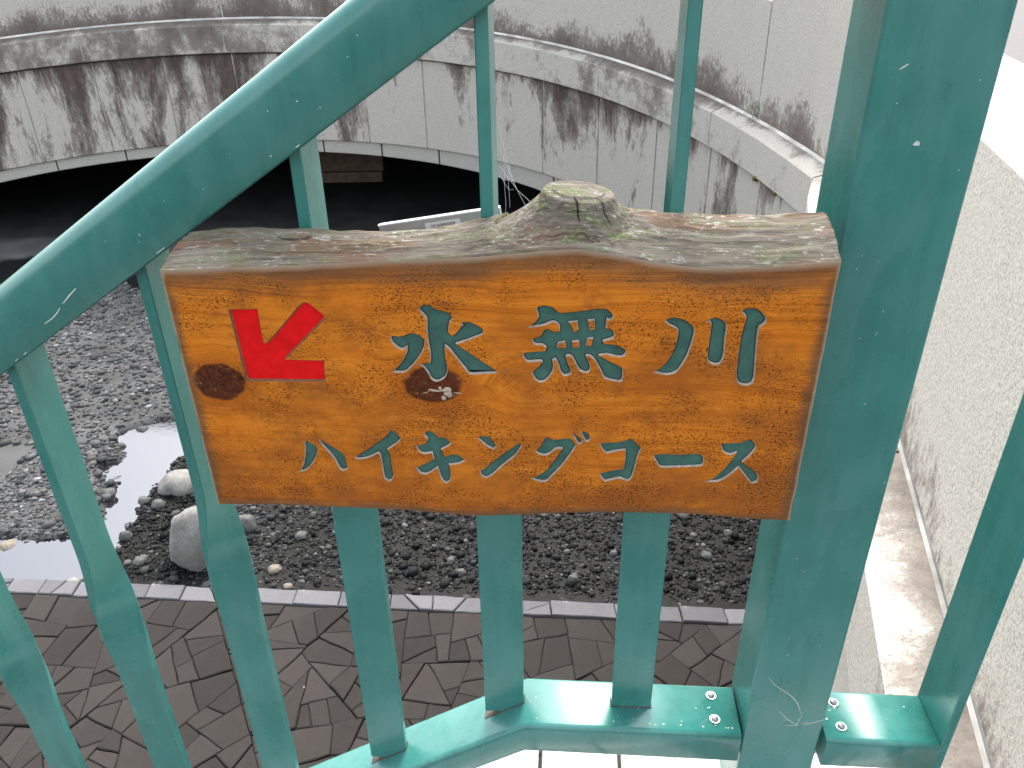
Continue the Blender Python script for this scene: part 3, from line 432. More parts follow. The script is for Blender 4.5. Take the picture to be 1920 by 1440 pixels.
# wing wall
wj = [S_END+0.02, S_END+1.15, S_END+2.3, S_END+3.42, S_NEAR]
for a, b in zip(wj[:-1], wj[1:]):
    ledge(a, b, wing)
    strip('facing_panel', a+G, b-G, [(0.11, lambda s: zB(s)-0.012, below), (0.04, lambda s: zB(s)-0.012, below), (0.04, lambda s: ZBED-0.1, below)], M_FACE, wing)
PH = 0.975
wp = [S_END+0.02, S_END+1.7, S_NEAR]
for a, b in zip(wp[:-1], wp[1:]): parapet(a, b, wing)
strip('mortar_backing', S_END, S_NEAR-0.01, [(0.17, zU, below), (0.07, lambda s: zB(s), below), (0.07, lambda s: ZBED-0.1, below)], M_WJ, wing, caps=False)
strip('ledge_mortar', S_END, S_NEAR-0.01, [(0.13, lambda s: zB(s)+0.004, below), (0.007, lambda s: zB(s)+0.012, below), (0.007, lambda s: zE(s)-0.012, below), (0.146, lambda s: zU(s)-0.006, below), (0.158, lambda s: zU(s)+0.010, below), (0.158, lambda s: zU(s)+PH-0.06, below)], M_WJ, wing, caps=False)
strip('caulk_line', S_END, S_NEAR, [(0.150, lambda s: zU(s)+0.006, below), (0.147, lambda s: zU(s)+0.005, below), (0.140, lambda s: zU(s)+0.0005, below)], M_WJ, wing, caps=False)
child_fix(wing)
# hanging box under the arch
bx = tag(empty('junction_box', (-2.15, 10.6, ZBED+1.0)), 'rusty brown metal box hanging in the dark under the arch crown', 'box')
mb = MB(); mb.box((-0.52, -0.2, -0.33), (0.52, 0.2, 0.12)); bevel(mb.build('body', M_RUST, bx), 0.01)
mb = MB(); mb.box((-0.46, -0.23, -0.47), (0.50, 0.2, -0.335)); bevel(mb.build('bottom_flange', M_RUST, bx), 0.01)
mb = MB(); mb.box((-0.12, -0.215, 0.05), (0.05, -0.204, 0.12)); mb.build('bracket', M_STEEL, bx)

# ------------------------------------------------------------------ riverbed
def pip(poly, x, y):
    c = False; n = len(poly); j = n-1
    for i in range(n):
        xi, yi = poly[i]; xj, yj = poly[j]
        if (yi > y) != (yj > y) and x < (xj-xi)*(y-yi)/(yj-yi)+xi: c = not c
        j = i
    return c
def sdist(poly, x, y):     # signed distance, negative inside
    d = 1e9; n = len(poly)
    for i in range(n):
        ax, ay = poly[i]; bx_, by_ = poly[(i+1) % n]; dx, dy = bx_-ax, by_-ay; L = dx*dx+dy*dy
        t = max(0, min(1, ((x-ax)*dx+(y-ay)*dy)/L)) if L else 0
        q = (x-ax-dx*t)**2+(y-ay-dy*t)**2
        if q < d: d = q
    d = math.sqrt(d); return -d if pip(poly, x, y) else d
def bbox(p): return min(q[0] for q in p)-0.4, max(q[0] for q in p)+0.4, min(q[1] for q in p)-0.4, max(q[1] for q in p)+0.4
PONDS = [(WATER, bbox(WATER)), (WATER_FAR, bbox(WATER_FAR)), (WATER_MID, bbox(WATER_MID))]; WETB = bbox(WET)
def kerb_y(x):
    xs = [p[0] for p in KERB_FAR]; ys = [p[1] for p in KERB_FAR]
    if x < xs[0]: return ys[0]+(x-xs[0])*(ys[1]-ys[0])/(xs[1]-xs[0])
    if x > xs[-1]: return ys[-1]+(x-xs[-1])*(ys[-1]-ys[-2])/(xs[-1]-xs[-2])
    return lerp_tab(xs, ys, x)
def height(x, y):
    h = 0.032+0.016*noise.noise(Vector((x*1.7, y*1.7, 3)))+0.014*noise.noise(Vector((x*5, y*5, 1)))+0.007*noise.noise(Vector((x*17, y*17, 5)))
    w = 0.0
    for poly, (x0, x1, y0, y1) in PONDS:
        if x0 < x < x1 and y0 < y < y1:
            d = sdist(poly, x, y)+0.075*noise.noise(Vector((x*6, y*6, 9)))+0.03*noise.noise(Vector((x*19, y*19, 3)))
            h -= 0.10*smoothstep(0.05, -0.05, d)
    x0, x1, y0, y1 = WETB
    if x0 < x < x1 and y0 < y < y1:
        d = sdist(WET, x, y)+0.10*noise.noise(Vector((x*6, y*6, 2)))
        w = smoothstep(0.06, -0.06, d); h -= 0.012*w
    painted_shade = smoothstep(-2.15, -1.45, x+0.35*noise.noise(Vector((x*1.3, y*1.3, 6))))*smoothstep(7.5, 5.0, y)*0.92  # shade on the right-hand gravel, painted in through the wetness weight
    w = max(w, painted_shade)
    h2 = h
    if y < 4.2: h2 = h
    return h2, w
def set_attr(me, cols, wet_shades):
    a = me.attributes.new('Col', 'FLOAT_COLOR', 'POINT'); a.data.foreach_set('color', np.asarray(cols, dtype=np.float32).ravel())
    b = me.attributes.new('wet_shade', 'FLOAT', 'POINT'); b.data.foreach_set('value', np.asarray(wet_shades, dtype=np.float32))
xs = np.arange(-10.0, 3.0, 0.055); ys_ = np.concatenate([np.arange(2.6, 6.0, 0.05), np.arange(6.0, 11.0, 0.08), np.arange(11, 19.2, 0.5)])
vs = []; cols = []; wet_shades = []
for y in ys_:
    for x in xs:
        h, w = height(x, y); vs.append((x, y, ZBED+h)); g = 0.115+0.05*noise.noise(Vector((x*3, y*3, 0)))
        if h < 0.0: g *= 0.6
        if y > 9.9: g *= 0.5  # shade under the arch, painted into the bed colour
        cols.append((g, g*1.0, g*0.98, 1)); wet_shades.append(w)
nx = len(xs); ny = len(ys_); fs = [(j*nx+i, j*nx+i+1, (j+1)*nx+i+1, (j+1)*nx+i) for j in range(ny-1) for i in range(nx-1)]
bed = struct(mesh_obj('riverbed', vs, fs, M_GRAV, smooth=True)); set_attr(bed.data, cols, wet_shades)
mb = MB(); mb.add([(-80, -60, ZBED-0.16), (80, -60, ZBED-0.16), (80, 120, ZBED-0.16), (-80, 120, ZBED-0.16)], [(0, 1, 2, 3)])
gr = struct(mb.build('ground', M_SOFFIT))
mb = MB(); mb.add([(-12, 2.9, ZBED), (3, 2.9, ZBED), (3, 12, ZBED), (-12, 12, ZBED)], [(0, 1, 2, 3)])
struct(mb.build('stream_water', M_WATER))
# gravel: thousands of pebbles in one mesh
def cam_px(x, y, z):
    d = (x, y, z-ZC); c = [sum(CAM_ROT[r][k]*d[r] for r in range(3)) for k in range(3)]
    return 960+1480*c[0]/-c[2], 720-1480*c[1]/-c[2]
bm = bmesh.new(); bmesh.ops.create_icosphere(bm, subdivisions=1, radius=1); ico_v = np.array([v.co[:] for v in bm.verts]); ico_f = np.array([[v.index for v in f.verts] for f in bm.faces]); bm.free()
rng = np.random.default_rng(4)
V = []; Fc = []; C4 = []; Wt = []; base = 0
def pebbles(n, x0, x1, y0, y1, rmed, rsig, rmax):
    global base
    for _ in range(n):
        x = rng.uniform(x0, x1); y = rng.uniform(y0, y1)
        if y < kerb_y(x)+0.006: continue
        hk = 0.75*smoothstep(0.12, 0.0, y-kerb_y(x))
        px, py = cam_px(x, y, ZBED)
        if not (-260 < px < 1720 and 430 < py < 1260): continue
        h, w = height(x, y)
        if h < -0.01 and rng.random() < 0.97: continue
        r = min(rmax, rmed*math.exp(rng.normal(0, rsig)))
        sc_ = r*np.array([rng.uniform(0.8, 1.35), rng.uniform(0.7, 1.1), rng.uniform(0.4, 0.75)])
        a = rng.uniform(0, 6.283); ca, sa = math.cos(a), math.sin(a)
        v = ico_v*(1+rng.uniform(-0.22, 0.22, (12, 1)))*sc_
        v = np.stack([v[:, 0]*ca-v[:, 1]*sa, v[:, 0]*sa+v[:, 1]*ca, v[:, 2]+0.18*v[:, 0]*rng.uniform(-1, 1)], 1)
        V.append(v+np.array([x, y, ZBED+h-hk*0.02+r*0.18])); Fc.append(ico_f+base); base += 12
        g = 0.12*math.exp(rng.normal(0, 0.45+0.3*w)); tnt = rng.uniform(-0.06, 0.06); g = min(g, 0.42)
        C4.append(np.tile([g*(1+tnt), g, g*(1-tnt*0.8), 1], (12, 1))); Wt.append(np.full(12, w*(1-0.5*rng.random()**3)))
pebbles(34000, -3.6, 1.9, 2.95, 5.0, 0.0075, 0.42, 0.03)
pebbles(3500, -3.6, 1.9, 2.95, 5.0, 0.016, 0.4, 0.04)
pebbles(24000, -5.6, 0.0, 5.0, 9.6, 0.012, 0.45, 0.045)
V = np.concatenate(V); Fc = np.concatenate(Fc)
me = bpy.data.meshes.new('gravel'); me.vertices.add(len(V)); me.vertices.foreach_set('co', V.ravel()); me.loops.add(Fc.size); me.loops.foreach_set('vertex_index', Fc.ravel().astype(np.int32))
me.polygons.add(len(Fc)); me.polygons.foreach_set('loop_start', np.arange(0, Fc.size, 3, dtype=np.int32)); me.polygons.foreach_set('loop_total', np.full(len(Fc), 3, dtype=np.int32))
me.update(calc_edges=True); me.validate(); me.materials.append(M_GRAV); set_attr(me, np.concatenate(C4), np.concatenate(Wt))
gv = link(bpy.data.objects.new('gravel', me)); gv['kind'] = 'stuff'; gv['label'] = 'loose grey river gravel covering the bed below the railing'; gv['category'] = 'gravel'
# single stones
RL = [('large pale upright boulder standing in the dark pool', M_ROCK), ('flat pale stone lying in the dark pool above the boulder', M_ROCK), ('smooth grey rounded stone just right of the large boulder', M_ROCKG), ('small pale pointed stone left of the flat pool stone', M_ROCKG), ('little grey stone at the pool edge beside the pointed stone', M_ROCKG), ('dark round stone on the white water left of the pool', M_ROCKD), ('lone dark stone in the bright water nearest the left edge', M_ROCKD), ('dark stone at the top tip of the bright water', M_ROCKD), ('tiny white stone on the rim of the left water by the kerb', M_ROCK), ('brown flat stone at the far left shore of the bright water', M_ROCKB), ('small pale stone in the pool left of the boulder', M_ROCKG), ('small grey stone lowest in the left side of the pool', M_ROCKG), ('low pale stone lying beside the boulder foot in the pool', M_ROCKG), ('pale round pebble alone in the gravel near the kerb between right balusters', M_ROCKG), ('brownish stone in gravel right of the twisted baluster', M_ROCKB), ('brown wedge stone touching the kerb right of the twisted baluster', M_ROCKB), ('pale pebble under the left third of the sign board', M_ROCKG), ('pale pebble below the sign beside the middle baluster', M_ROCKG), ('dull grey pebble just left of the middle baluster below the sign', M_ROCKG), ('grey stone in black shadow gravel next to the post', M_ROCKG), ('larger grey stone in shadow gravel between right baluster and post', M_ROCKG), ('dark shore stone between the two left balusters', M_ROCKD), ('dark stone on the upper right shore of the bright water', M_ROCKD), ('dark stone on the upper left shore of the bright water', M_ROCKD), ('pale angular stone in gravel left of the right baluster', M_ROCKG), ('flat grey stone in gravel under the sign', M_ROCKG), ('grey shore stone where the bright water narrows', M_ROCKG)]
for i, ((x, y, w, asp), (lab, mt)) in enumerate(zip(ROCKS, RL)):
    bm = bmesh.new(); bmesh.ops.create_icosphere(bm, subdivisions=3, radius=1)
    rz = w/2*(1.22 if asp > 1.1 and w > 0.2 else 1.0)
    tall = asp > 1.1
    for v in bm.verts:
        c = v.co.copy(); f = 1+(0.45 if tall else 0.28)*noise.noise(c*1.1+Vector((i*3.1+1.7, 0, 0)))+0.12*noise.noise(c*2.6+Vector((0, i*2.3, 0)))
        q = Vector((c.x*f, c.y*f*0.85, c.z*f)); 
        # flatten facets
        for nrm_, dd in (((Vector((0.95, -0.2, 0.15)), 0.62), (Vector((-0.9, -0.35, 0.12)), 0.66), (Vector((0.25, -0.5, 0.85)), 0.72), (Vector((0.1, -0.97, 0.15)), 0.68), (Vector((-0.5, 0, 0.85)), 0.82)) if tall else ((Vector((0.5, -0.7, 0.5)), 0.74), (Vector((-0.75, -0.4, 0.4)), 0.76), (Vector((0.2, 0.3, 0.95)), 0.72), (Vector((0.85, 0.1, 0.3)), 0.8))):
            nn = nrm_.normalized(); e = q.dot(nn)-dd
            if e > 0: q -= nn*e*0.86
        v.co = Vector((q.x*rz, q.y*rz*(0.8 if tall else 0.95), q.z*rz*(asp*1.05 if tall else max(0.55, asp*0.85))))
    me = bpy.data.meshes.new('river_stone'); bm.to_mesh(me); bm.free(); me.materials.append(mt)
    me.polygons.foreach_set('use_smooth', [True]*len(me.polygons))
    o = link(bpy.data.objects.new('river_stone', me)); hz = rz*(asp*1.05 if tall else max(0.55, asp*0.85))
    o.location = (x, y+rz*0.4, ZBED+max(height(x, y)[0], -0.03)+hz*(0.62 if tall else 0.45)); o.rotation_euler = (0, 0.12 if tall else 0, rng.uniform(-0.5, 0.5))
    tag(o, lab, 'stone', 'single stones on the riverbed')

# ------------------------------------------------------------------ flagstone walk beside the river
ZW = ZBED+0.06
walk = mesh_obj('river_walk', [(-7, 0.9, ZW-0.013), (2.0, 0.9, ZW-0.013), (2.0, kerb_y(2.0)-0.01, ZW-0.013), (-7, kerb_y(-7)-0.01, ZW-0.013), (2.0, kerb_y(2.0)-0.01, ZBED-0.2), (-7, kerb_y(-7)-0.01, ZBED-0.2)], [(0, 1, 2, 3), (3, 2, 4, 5)], M_FJ); struct(walk)
def clip(poly, nx_, ny_, d):
    out = []; n = len(poly)
    for i in range(n):
        a = poly[i]; b = poly[(i+1) % n]; da = a[0]*nx_+a[1]*ny_-d; db = b[0]*nx_+b[1]*ny_-d
        if da <= 0: out.append(a)
        if (da < 0 < db) or (db < 0 < da):
            t = da/(da-db); out.append((a[0]+(b[0]-a[0])*t, a[1]+(b[1]-a[1])*t))
    return out
def stone_piece(name, poly, ztop, thick, gap, mat, parent, rnd):
    n = len(poly); cx = sum(p[0] for p in poly)/n; cy = sum(p[1] for p in poly)/n
    # subdivide edges a little and wobble
    pts = []
    for i in range(n):
        a = poly[i]; b = poly[(i+1) % n]; L = math.hypot(b[0]-a[0], b[1]-a[1]); k = 3 if L > 0.09 else 1
        for j in range(k):
            t = j/k; x = a[0]+(b[0]-a[0])*t; y = a[1]+(b[1]-a[1])*t
            w_ = 0.007; x += w_*noise.noise(Vector((x*11, y*11, 1))); y += w_*noise.noise(Vector((x*11, y*11, 7))); pts.append((x, y))
    tx, ty = rnd.uniform(-0.02, 0.02), rnd.uniform(-0.02, 0.02); dz = rnd.uniform(-0.006, 0.006)
    def shr(p, g):
        L = math.hypot(p[0]-cx, p[1]-cy)+1e-6; k = max(0.3, (L-g)/L); return cx+(p[0]-cx)*k, cy+(p[1]-cy)*k
    r0 = [shr(p, gap) for p in pts]; r1 = [shr(p, gap+0.006) for p in pts]
    zt = lambda x, y: ztop+dz+(x-cx)*tx+(y-cy)*ty
    vs = [(x-cx, y-cy, ztop-thick) for x, y in r0]+[(x-cx, y-cy, zt(x, y)-0.004) for x, y in r0]+[(x-cx, y-cy, zt(x, y)) for x, y in r1]
    m = len(pts); fs = []
    for i in range(m):
        j = (i+1) % m; fs += [(i, j, m+j, m+i), (m+i, m+j, 2*m+j, 2*m+i)]
    fs.append(tuple(range(2*m, 3*m)))
    o = mesh_obj(name, vs, fs, mat, parent); o.location = (cx, cy, 0); return o
def area2(p): return 0.5*sum(p[i-1][0]*p[i][1]-p[i][0]*p[i-1][1] for i in range(len(p)))
rnd = random.Random(11)
def inset(poly, g):
    n = len(poly); out = list(poly)
    for i in range(n):
        a_ = poly[i]; b_ = poly[(i+1) % n]; dx, dy = b_[0]-a_[0], b_[1]-a_[1]; L = math.hypot(dx, dy)
        if L < 1e-6: continue
        out = clip(out, dy/L, -dx/L, (a_[0]*dy-a_[1]*dx)/L-g)
        if len(out) < 3: return []
    return out
def split(poly, out):
    A = abs(area2(poly)); n = len(poly); cx = sum(p[0] for p in poly)/n; cy = sum(p[1] for p in poly)/n
    if A < rnd.uniform(0.016, 0.050): out.append(poly); return
    sxx = sum((p[0]-cx)**2 for p in poly); syy = sum((p[1]-cy)**2 for p in poly); sxy = sum((p[0]-cx)*(p[1]-cy) for p in poly)
    th = 0.5*math.atan2(2*sxy, sxx-syy)+rnd.uniform(-0.5, 0.5)
    nx_, ny_ = math.cos(th), math.sin(th); e = math.sqrt(A)*0.22; d = (cx+rnd.uniform(-e, e))*nx_+(cy+rnd.uniform(-e, e))*ny_
    for q in (clip(poly, nx_, ny_, d), clip(poly, -nx_, -ny_, -d)):
        if len(q) >= 3: split(q, out)
pieces = []; X0, X1 = -4.2, 1.9
split([(X0, 1.75), (X1, 1.75), (X1, kerb_y(X1)-0.118), (X0, kerb_y(X0)-0.118)], pieces)
for poly in pieces:
    px, py = cam_px(sum(p[0] for p in poly)/len(poly), sum(p[1] for p in poly)/len(poly), ZW)
    if not (-220 < px < 1600 and py < 1600): continue
    q = inset(poly if area2(poly) > 0 else poly[::-1], rnd.uniform(0.0008, 0.0024))
    # knock some corners off
    if len(q) >= 3 and abs(area2(q)) > 0.0015: stone_piece('flagstone', q, ZW, 0.05, 0.0, M_FLAG, walk, rnd)
x = -4.4
while x < 1.8:
    w = rnd.uniform(0.15, 0.36); x1 = x+w; t0, t1 = rnd.uniform(-0.05, 0.05), rnd.uniform(-0.05, 0.05)
    full = [(x, kerb_y(x)-0.115), (x1, kerb_y(x1)-0.115), (x1, kerb_y(x1)), (x, kerb_y(x))]
    parts_ = [full]
    if rnd.random() < 0.5:
        th = rnd.uniform(-0.9, 0.9)+(math.pi/2 if w < 0.2 else 0); cx_, cy_ = x+w/2, kerb_y(x+w/2)-0.0575; nx_, ny_ = math.cos(th), math.sin(th); d = cx_*nx_+cy_*ny_
        parts_ = [q for q in (clip(full, nx_, ny_, d), clip(full, -nx_, -ny_, -d)) if len(q) >= 3]
    for q in parts_:
        q = inset(q if area2(q) > 0 else q[::-1], 0.003)
        if len(q) >= 3: stone_piece('kerb_stone', q, ZW+0.006, 0.09, 0.0, M_KERB, walk, rnd)
    x = x1

# ------------------------------------------------------------------ railing (local frame: x along, -y towards the camera)
yawr = R(YAW)
rail = tag(empty('railing', FENCE_ORG, yawr), 'green painted steel stair railing with twisted flat balusters and square post', 'railing')
U = 1.32
SL = 0.658
XK = -0.036*U
RT = -0.734*U; RB = -0.775*U         # bottom rail top and underside
def sect(pts, x, z0):  # profile (y, dz) at a station
    return [(x, y, z0+dz) for y, dz in pts]
def round_prof(y0, y1, h, r, rb=0.002, n=6):
    p = [(y0+rb, 0), (y0, rb)]
    for i in range(n+1):
        a = math.pi/2*i/n; p.append((y0+r-r*math.cos(a), h-r+r*math.sin(a)))
    for i in range(n+1):
        a = math.pi/2*i/n; p.append((y1-r+r*math.sin(a), h-r+r*math.cos(a)))
    p += [(y1, rb), (y1-rb, 0)]
    return p
def rail_sweep(name, prof, pts, parent):
    mb = MB(); mb.rings([sect(prof, x, z) for x, z in pts], 0, True, True); return fix_normals(mb.build(name, M_PAINT, parent))
# handrail
HK = -0.018*U; HB0 = lambda x: (-0.0344*U+SL*(x+0.049*U)) if x < HK else (-0.0344*U+SL*(HK+0.049*U))
hp = round_prof(-0.005*U, 0.064*U, 0.066*U, 0.017*U, 0.003, 8)
hr = rail_sweep('handrail', hp, [(-1.75, HB0(-1.75)), (HK, HB0(HK)), (0.196*U-0.001, HB0(0.1))], rail)
rail_sweep('handrail', hp, [(0.275*U+0.001, HB0(0.1)), (0.396*U, HB0(0.1))], rail)
# bottom rail
bp = round_prof(-0.006*U, 0.060*U, RT-RB, 0.006*U, 0.002, 5)
br = rail_sweep('bottom_rail', bp, [(-1.75, RB+SL*(-1.75-XK)), (XK, RB), (0.196*U-0.004, RB)], rail)
br2 = rail_sweep('bottom_rail', bp, [(0.275*U+0.007, RB), (0.3955*U, RB)], rail)
# post
mb = MB(); mb.box((0.196*U, 0, -1.25), (0.275*U, 0.070*U, 0.085)); post = bevel(mb.build('post', M_PAINT, rail), 0.0035, 3)
mb = MB(); mb.box((0.190*U, -0.006*U, 0.086), (0.281*U, 0.076*U, 0.098)); bevel(mb.build('post_cap', M_PAINT, rail), 0.003)
mb = MB(); mb.box((-1.80, 0, -2.45), (-1.70, 0.070*U, -0.95)); bevel(mb.build('post', M_PAINT, rail), 0.0035, 3)
# end plate
mb = MB(); mb.box((0.396*U, -0.004*U, -1.10), (0.405*U, 0.060*U, 0.0)); bevel(mb.build('end_plate', M_PAINT, rail), 0.0015)
# balusters
def baluster(x, z0, z1, zt):
    zs = [z0, zt-0.13] + [zt-0.13+0.26*i/26 for i in range(1, 27)] + [z1]
    rings = []
    W2, T2 = 0.0215*U, 0.0048*U; r = 0.0012
    prof = [(-W2+r, -T2), (W2-r, -T2), (W2, -T2+r), (W2, T2-r), (W2-r, T2), (-W2+r, T2), (-W2, T2-r), (-W2, -T2+r)]
    for z in zs:
        th = (math.pi/2)*smoothstep(zt-0.13, zt+0.13, z); c, s = math.cos(th), math.sin(th)
        rings.append([(x+c*a-s*b, 0.0295*U+s*a+c*b, z) for a, b in prof])
    mb = MB(); mb.rings(rings, 0, True, True); o = fix_normals(mb.build('baluster', M_PAINT, rail)); o.data.set_sharp_from_angle(angle=R(28)); return o
for k in range(-7, 2):
    x = (-0.0600+0.139*k)*U
    rt = RT+(SL*(x-XK) if x < XK else 0)
    o = baluster(x, rt-0.002, HB0(x)+0.006, rt+0.525)
    mb = MB(); sl_ = SL if x < XK-0.01 else 0.0
    for k2 in range(1):
        W2, T2 = 0.0215*U+0.0012, 0.0048*U+0.0012; yc = 0.0295*U
        mb.add([(x+sx_*W2, yc+sy_*T2, rt+sl_*sx_*W2+dz_) for dz_ in (-0.0005, 0.0012) for sx_, sy_ in ((-1, -1), (1, -1), (1, 1), (-1, 1))], [(0, 1, 5, 4), (1, 2, 6, 5), (2, 3, 7, 6), (3, 0, 4, 7), (4, 5, 6, 7)])
    mb.build('weld_bead', M_RUSTLINE, o)
# screws
def screw(x, y, parent):
    mb = MB(); n = 20
    for (r0, h0, r1, h1) in ((0.0075, 0, 0.0072, 0.0012),):
        mb.rings([[(r0*math.cos(2*math.pi*i/n), r0*math.sin(2*math.pi*i/n), h0) for i in range(n)], [(r1*math.cos(2*math.pi*i/n), r1*math.sin(2*math.pi*i/n), h1) for i in range(n)]], 0)
    rs = [(0.0050, 0.0012), (0.0050, 0.0022), (0.0045, 0.0034), (0.0032, 0.0043), (0.0012, 0.0047)]
    mb.rings([[(r*math.cos(2*math.pi*i/n), r*math.sin(2*math.pi*i/n), h) for i in range(n)] for r, h in rs], 0, True, True)
    a = rng.uniform(0, 1.5)
    for k in range(2):
        Mx = Matrix.Rotation(a+k*math.pi/2, 4, 'Z'); mb.box((-0.0022, -0.0004, 0.0040), (0.0022, 0.0004, 0.0049), 1, Mx)
    o = mb.build('screw', [M_STEEL, M_BLACK], parent); o.location = (x, y, RT+0.0003); return o
screw(0.222, 0.058, br); screw(0.2213, 0.018, br); screw(0.3956, 0.0556, br2); screw(0.3954, 0.0156, br2)
# scratches and chips in the paint, and glints painted on the bottom rail
def ribbon(mb, pts, w, y, taper=True):
    n = len(pts); L = []; Rr = []
    for i, (x, z) in enumerate(pts):
        a = pts[max(0, i-1)]; b = pts[min(n-1, i+1)]; dx, dz = b[0]-a[0], b[1]-a[1]; l = math.hypot(dx, dz) or 1
        k = w*(0.35+0.65*math.sin(math.pi*(i+0.5)/n)) if taper else w
        L.append((x-dz/l*k/2, y, z+dx/l*k/2)); Rr.append((x+dz/l*k/2, y, z-dx/l*k/2))
    mb.add(L+Rr, [(i, i+1, n+i+1, n+i) for i in range(n-1)])
def blot(mb, x, z, r, y, rn):
    n = 9; mb.add([(x+r*rn.uniform(0.5, 1.1)*math.cos(6.283*i/n), y, z+r*rn.uniform(0.4, 1.0)*math.sin(6.283*i/n)) for i in range(n)], [tuple(range(n))])
rn = random.Random(3)
YP = -0.0004
def scratch(parent, pts, w, y): m = MB(); ribbon(m, pts, w, y); return m.build('scratch', M_CHIP_GLINT, parent)
scratch(post, [(0.2757, -0.8551), (0.285, -0.869), (0.2973, -0.8796), (0.306, -0.886), (0.3142, -0.8943), (0.319, -0.901), (0.3225, -0.9065), (0.327, -0.919), (0.3315, -0.9275)], 0.0011, YP)
scratch(post, [(0.300, -0.922), (0.3132, -0.938), (0.3294, -0.9498)], 0.001, YP); scratch(post, [(0.331, -0.931), (0.3285, -0.941), (0.3265, -0.9498)], 0.001, YP)
scratch(post, [(0.312, -0.9505), (0.32, -0.950), (0.3294, -0.9498)], 0.0009, YP); scratch(post, [(0.336, -0.9475), (0.35, -0.9415), (0.362, -0.9352)], 0.0014, YP); scratch(post, [(0.331, -0.945), (0.338, -0.943), (0.341, -0.9405)], 0.0009, YP)
scratch(post, [(0.2858, -0.0984), (0.2825, -0.1007), (0.2793, -0.1026)], 0.0012, YP)
mb = MB(); blot(mb, 0.3081, -0.1646, 0.0036, YP, rn); mb.build('paint_chip', M_CHIP_GLINT, post)
mb = MB()
for _ in range(11): blot(mb, rn.uniform(0.262, 0.360), rn.uniform(-0.98, -0.1), rn.uniform(0.0004, 0.0010), YP, rn)
for _ in range(6): ribbon(mb, [(a, b) for a, b in (lambda x, z, d, e: [(x, z), (x+d/2, z+e/2), (x+d, z+e)])(rn.uniform(0.265, 0.35), rn.uniform(-0.98, -0.1), rn.uniform(-0.006, 0.006), rn.uniform(-0.005, 0.005))], 0.0006, YP)
mb.build('paint_fleck_glint', M_CHIP_GLINT, post)['kind'] = 'stuff'
YP = -0.005*U-0.0004
scratch(hr, [(-0.51, -0.3104), (-0.5195, -0.3185), (-0.5292, -0.3276)], 0.0013, YP); scratch(hr, [(-0.5344, -0.3332), (-0.540, -0.3395), (-0.5472, -0.3457), (-0.5576, -0.3522)], 0.0013, YP)
mb = MB()
for _ in range(16):
    x = rn.uniform(-0.62, -0.10); z = HB0(x)+rn.uniform(0.006, 0.056); blot(mb, x, z, rn.uniform(0.0004, 0.0010), YP, rn)
for _ in range(6):
    x = rn.uniform(-0.62, -0.10); z = HB0(x)+0.0035; ribbon(mb, [(x, z), (x+0.004, z+0.0027)], 0.0009, YP)
mb.build('paint_fleck_glint', M_CHIP_GLINT, hr)['kind'] = 'stuff'
def glint_flecks(parent, n, x0, x1, edge, r0, r1):  # white flecks painting glints onto the bottom rail's top
    mb = MB()
    for k in range(n):
        x = rn.uniform(x0, x1); yy_ = rn.uniform(0.0045, 0.0075) if rn.random() < edge else rn.uniform(0.006, 0.072); r = rn.uniform(r0, r1); m = 7
        mb.add([(x+r*rn.uniform(0.5, 1.6)*math.cos(6.283*i/m), yy_+r*rn.uniform(0.4, 0.9)*math.sin(6.283*i/m), RT+0.0004) for i in range(m)], [tuple(range(m))])
    mb.build('paint_fleck_glint', M_CHIP_GLINT, parent)['kind'] = 'stuff'
glint_flecks(br, 34, XK, 0.245, 0.6, 0.0005, 0.0015); glint_flecks(br2, 9, 0.375, 0.50, 0.1, 0.0008, 0.0022)

# ------------------------------------------------------------------ retaining wall and landing below the railing
wall = tag(empty('retaining_wall', FENCE_ORG, yawr), 'white granite coping wall under the bottom rail of the green railing', 'wall')
ZCOP = -0.87*U; Y0, Y1 = -0.22, 0.080*U
mb = MB(); z_ = ZCOP-0.06; zb = ZBED-0.2-ZC
def prism(mb, poly, y0, y1, mi=0):   # poly in x,z
    n = len(poly); mb.add([(x, y0, z) for x, z in poly]+[(x, y1, z) for x, z in poly], [tuple(range(n)), tuple(reversed(range(n, 2*n)))]+[(i, n+i, n+(i+1) % n, (i+1) % n) for i in range(n)], mi)
XL = -2.6; xk2 = XK+0.02
prism(mb, [(XL, zb), (0.405*U, zb), (0.405*U, z_), (xk2, z_), (XL, z_+SL*(XL-xk2))], Y0+0.02, Y1-0.02); fix_normals(mb.build('body', M_SOFFIT, wall))
cj = [0.042*U+0.185*k for k in range(-1, 3)]
xs_ = [xk2, 0.075*U, 0.075*U+0.30, 0.41*U]
for a, b in zip(xs_[:-1], xs_[1:]):
    if b-a < 0.03: continue
    mb = MB(); mb.box((a+0.003, Y0, z_+0.001), (b-0.003, Y1, ZCOP)); bevel(mb.build('coping_stone', M_COPING, wall), 0.005)
mb = MB(); mb.box((xk2, Y0+0.01, z_-0.01), (0.405*U, Y1-0.012, ZCOP-0.012)); mb.build('joint_bed', M_DJOINT_SHADOW, wall)
x = xk2
for k in range(6):
    a, b = x-0.42, x; prism_p = [(a+0.003, z_+SL*(a-xk2)), (b-0.003, z_+SL*(b-xk2)), (b-0.003, ZCOP+SL*(b-xk2)), (a+0.003, ZCOP+SL*(a-xk2))]
    mb = MB(); prism(mb, prism_p, Y0, Y1); bevel(fix_normals(mb.build('coping_stone', M_COPING, wall)), 0.005); x = a
mb = MB(); mb.box((-0.4, -2.2, -0.25), (0.60, 0.62, 0.0)); mb.box((0.6, -2.2, -0.25), (0.95, 0.55, 0.0)); struct(mb.build('landing', M_ROAD))
mb = MB()
for k in range(9): mb.box((-0.4-0.28*(k+1), -2.2, -1.9), (-0.4-0.28*k, 0.30, -0.18*(k+1)))
struct(mb.build('steps', M_ROAD))
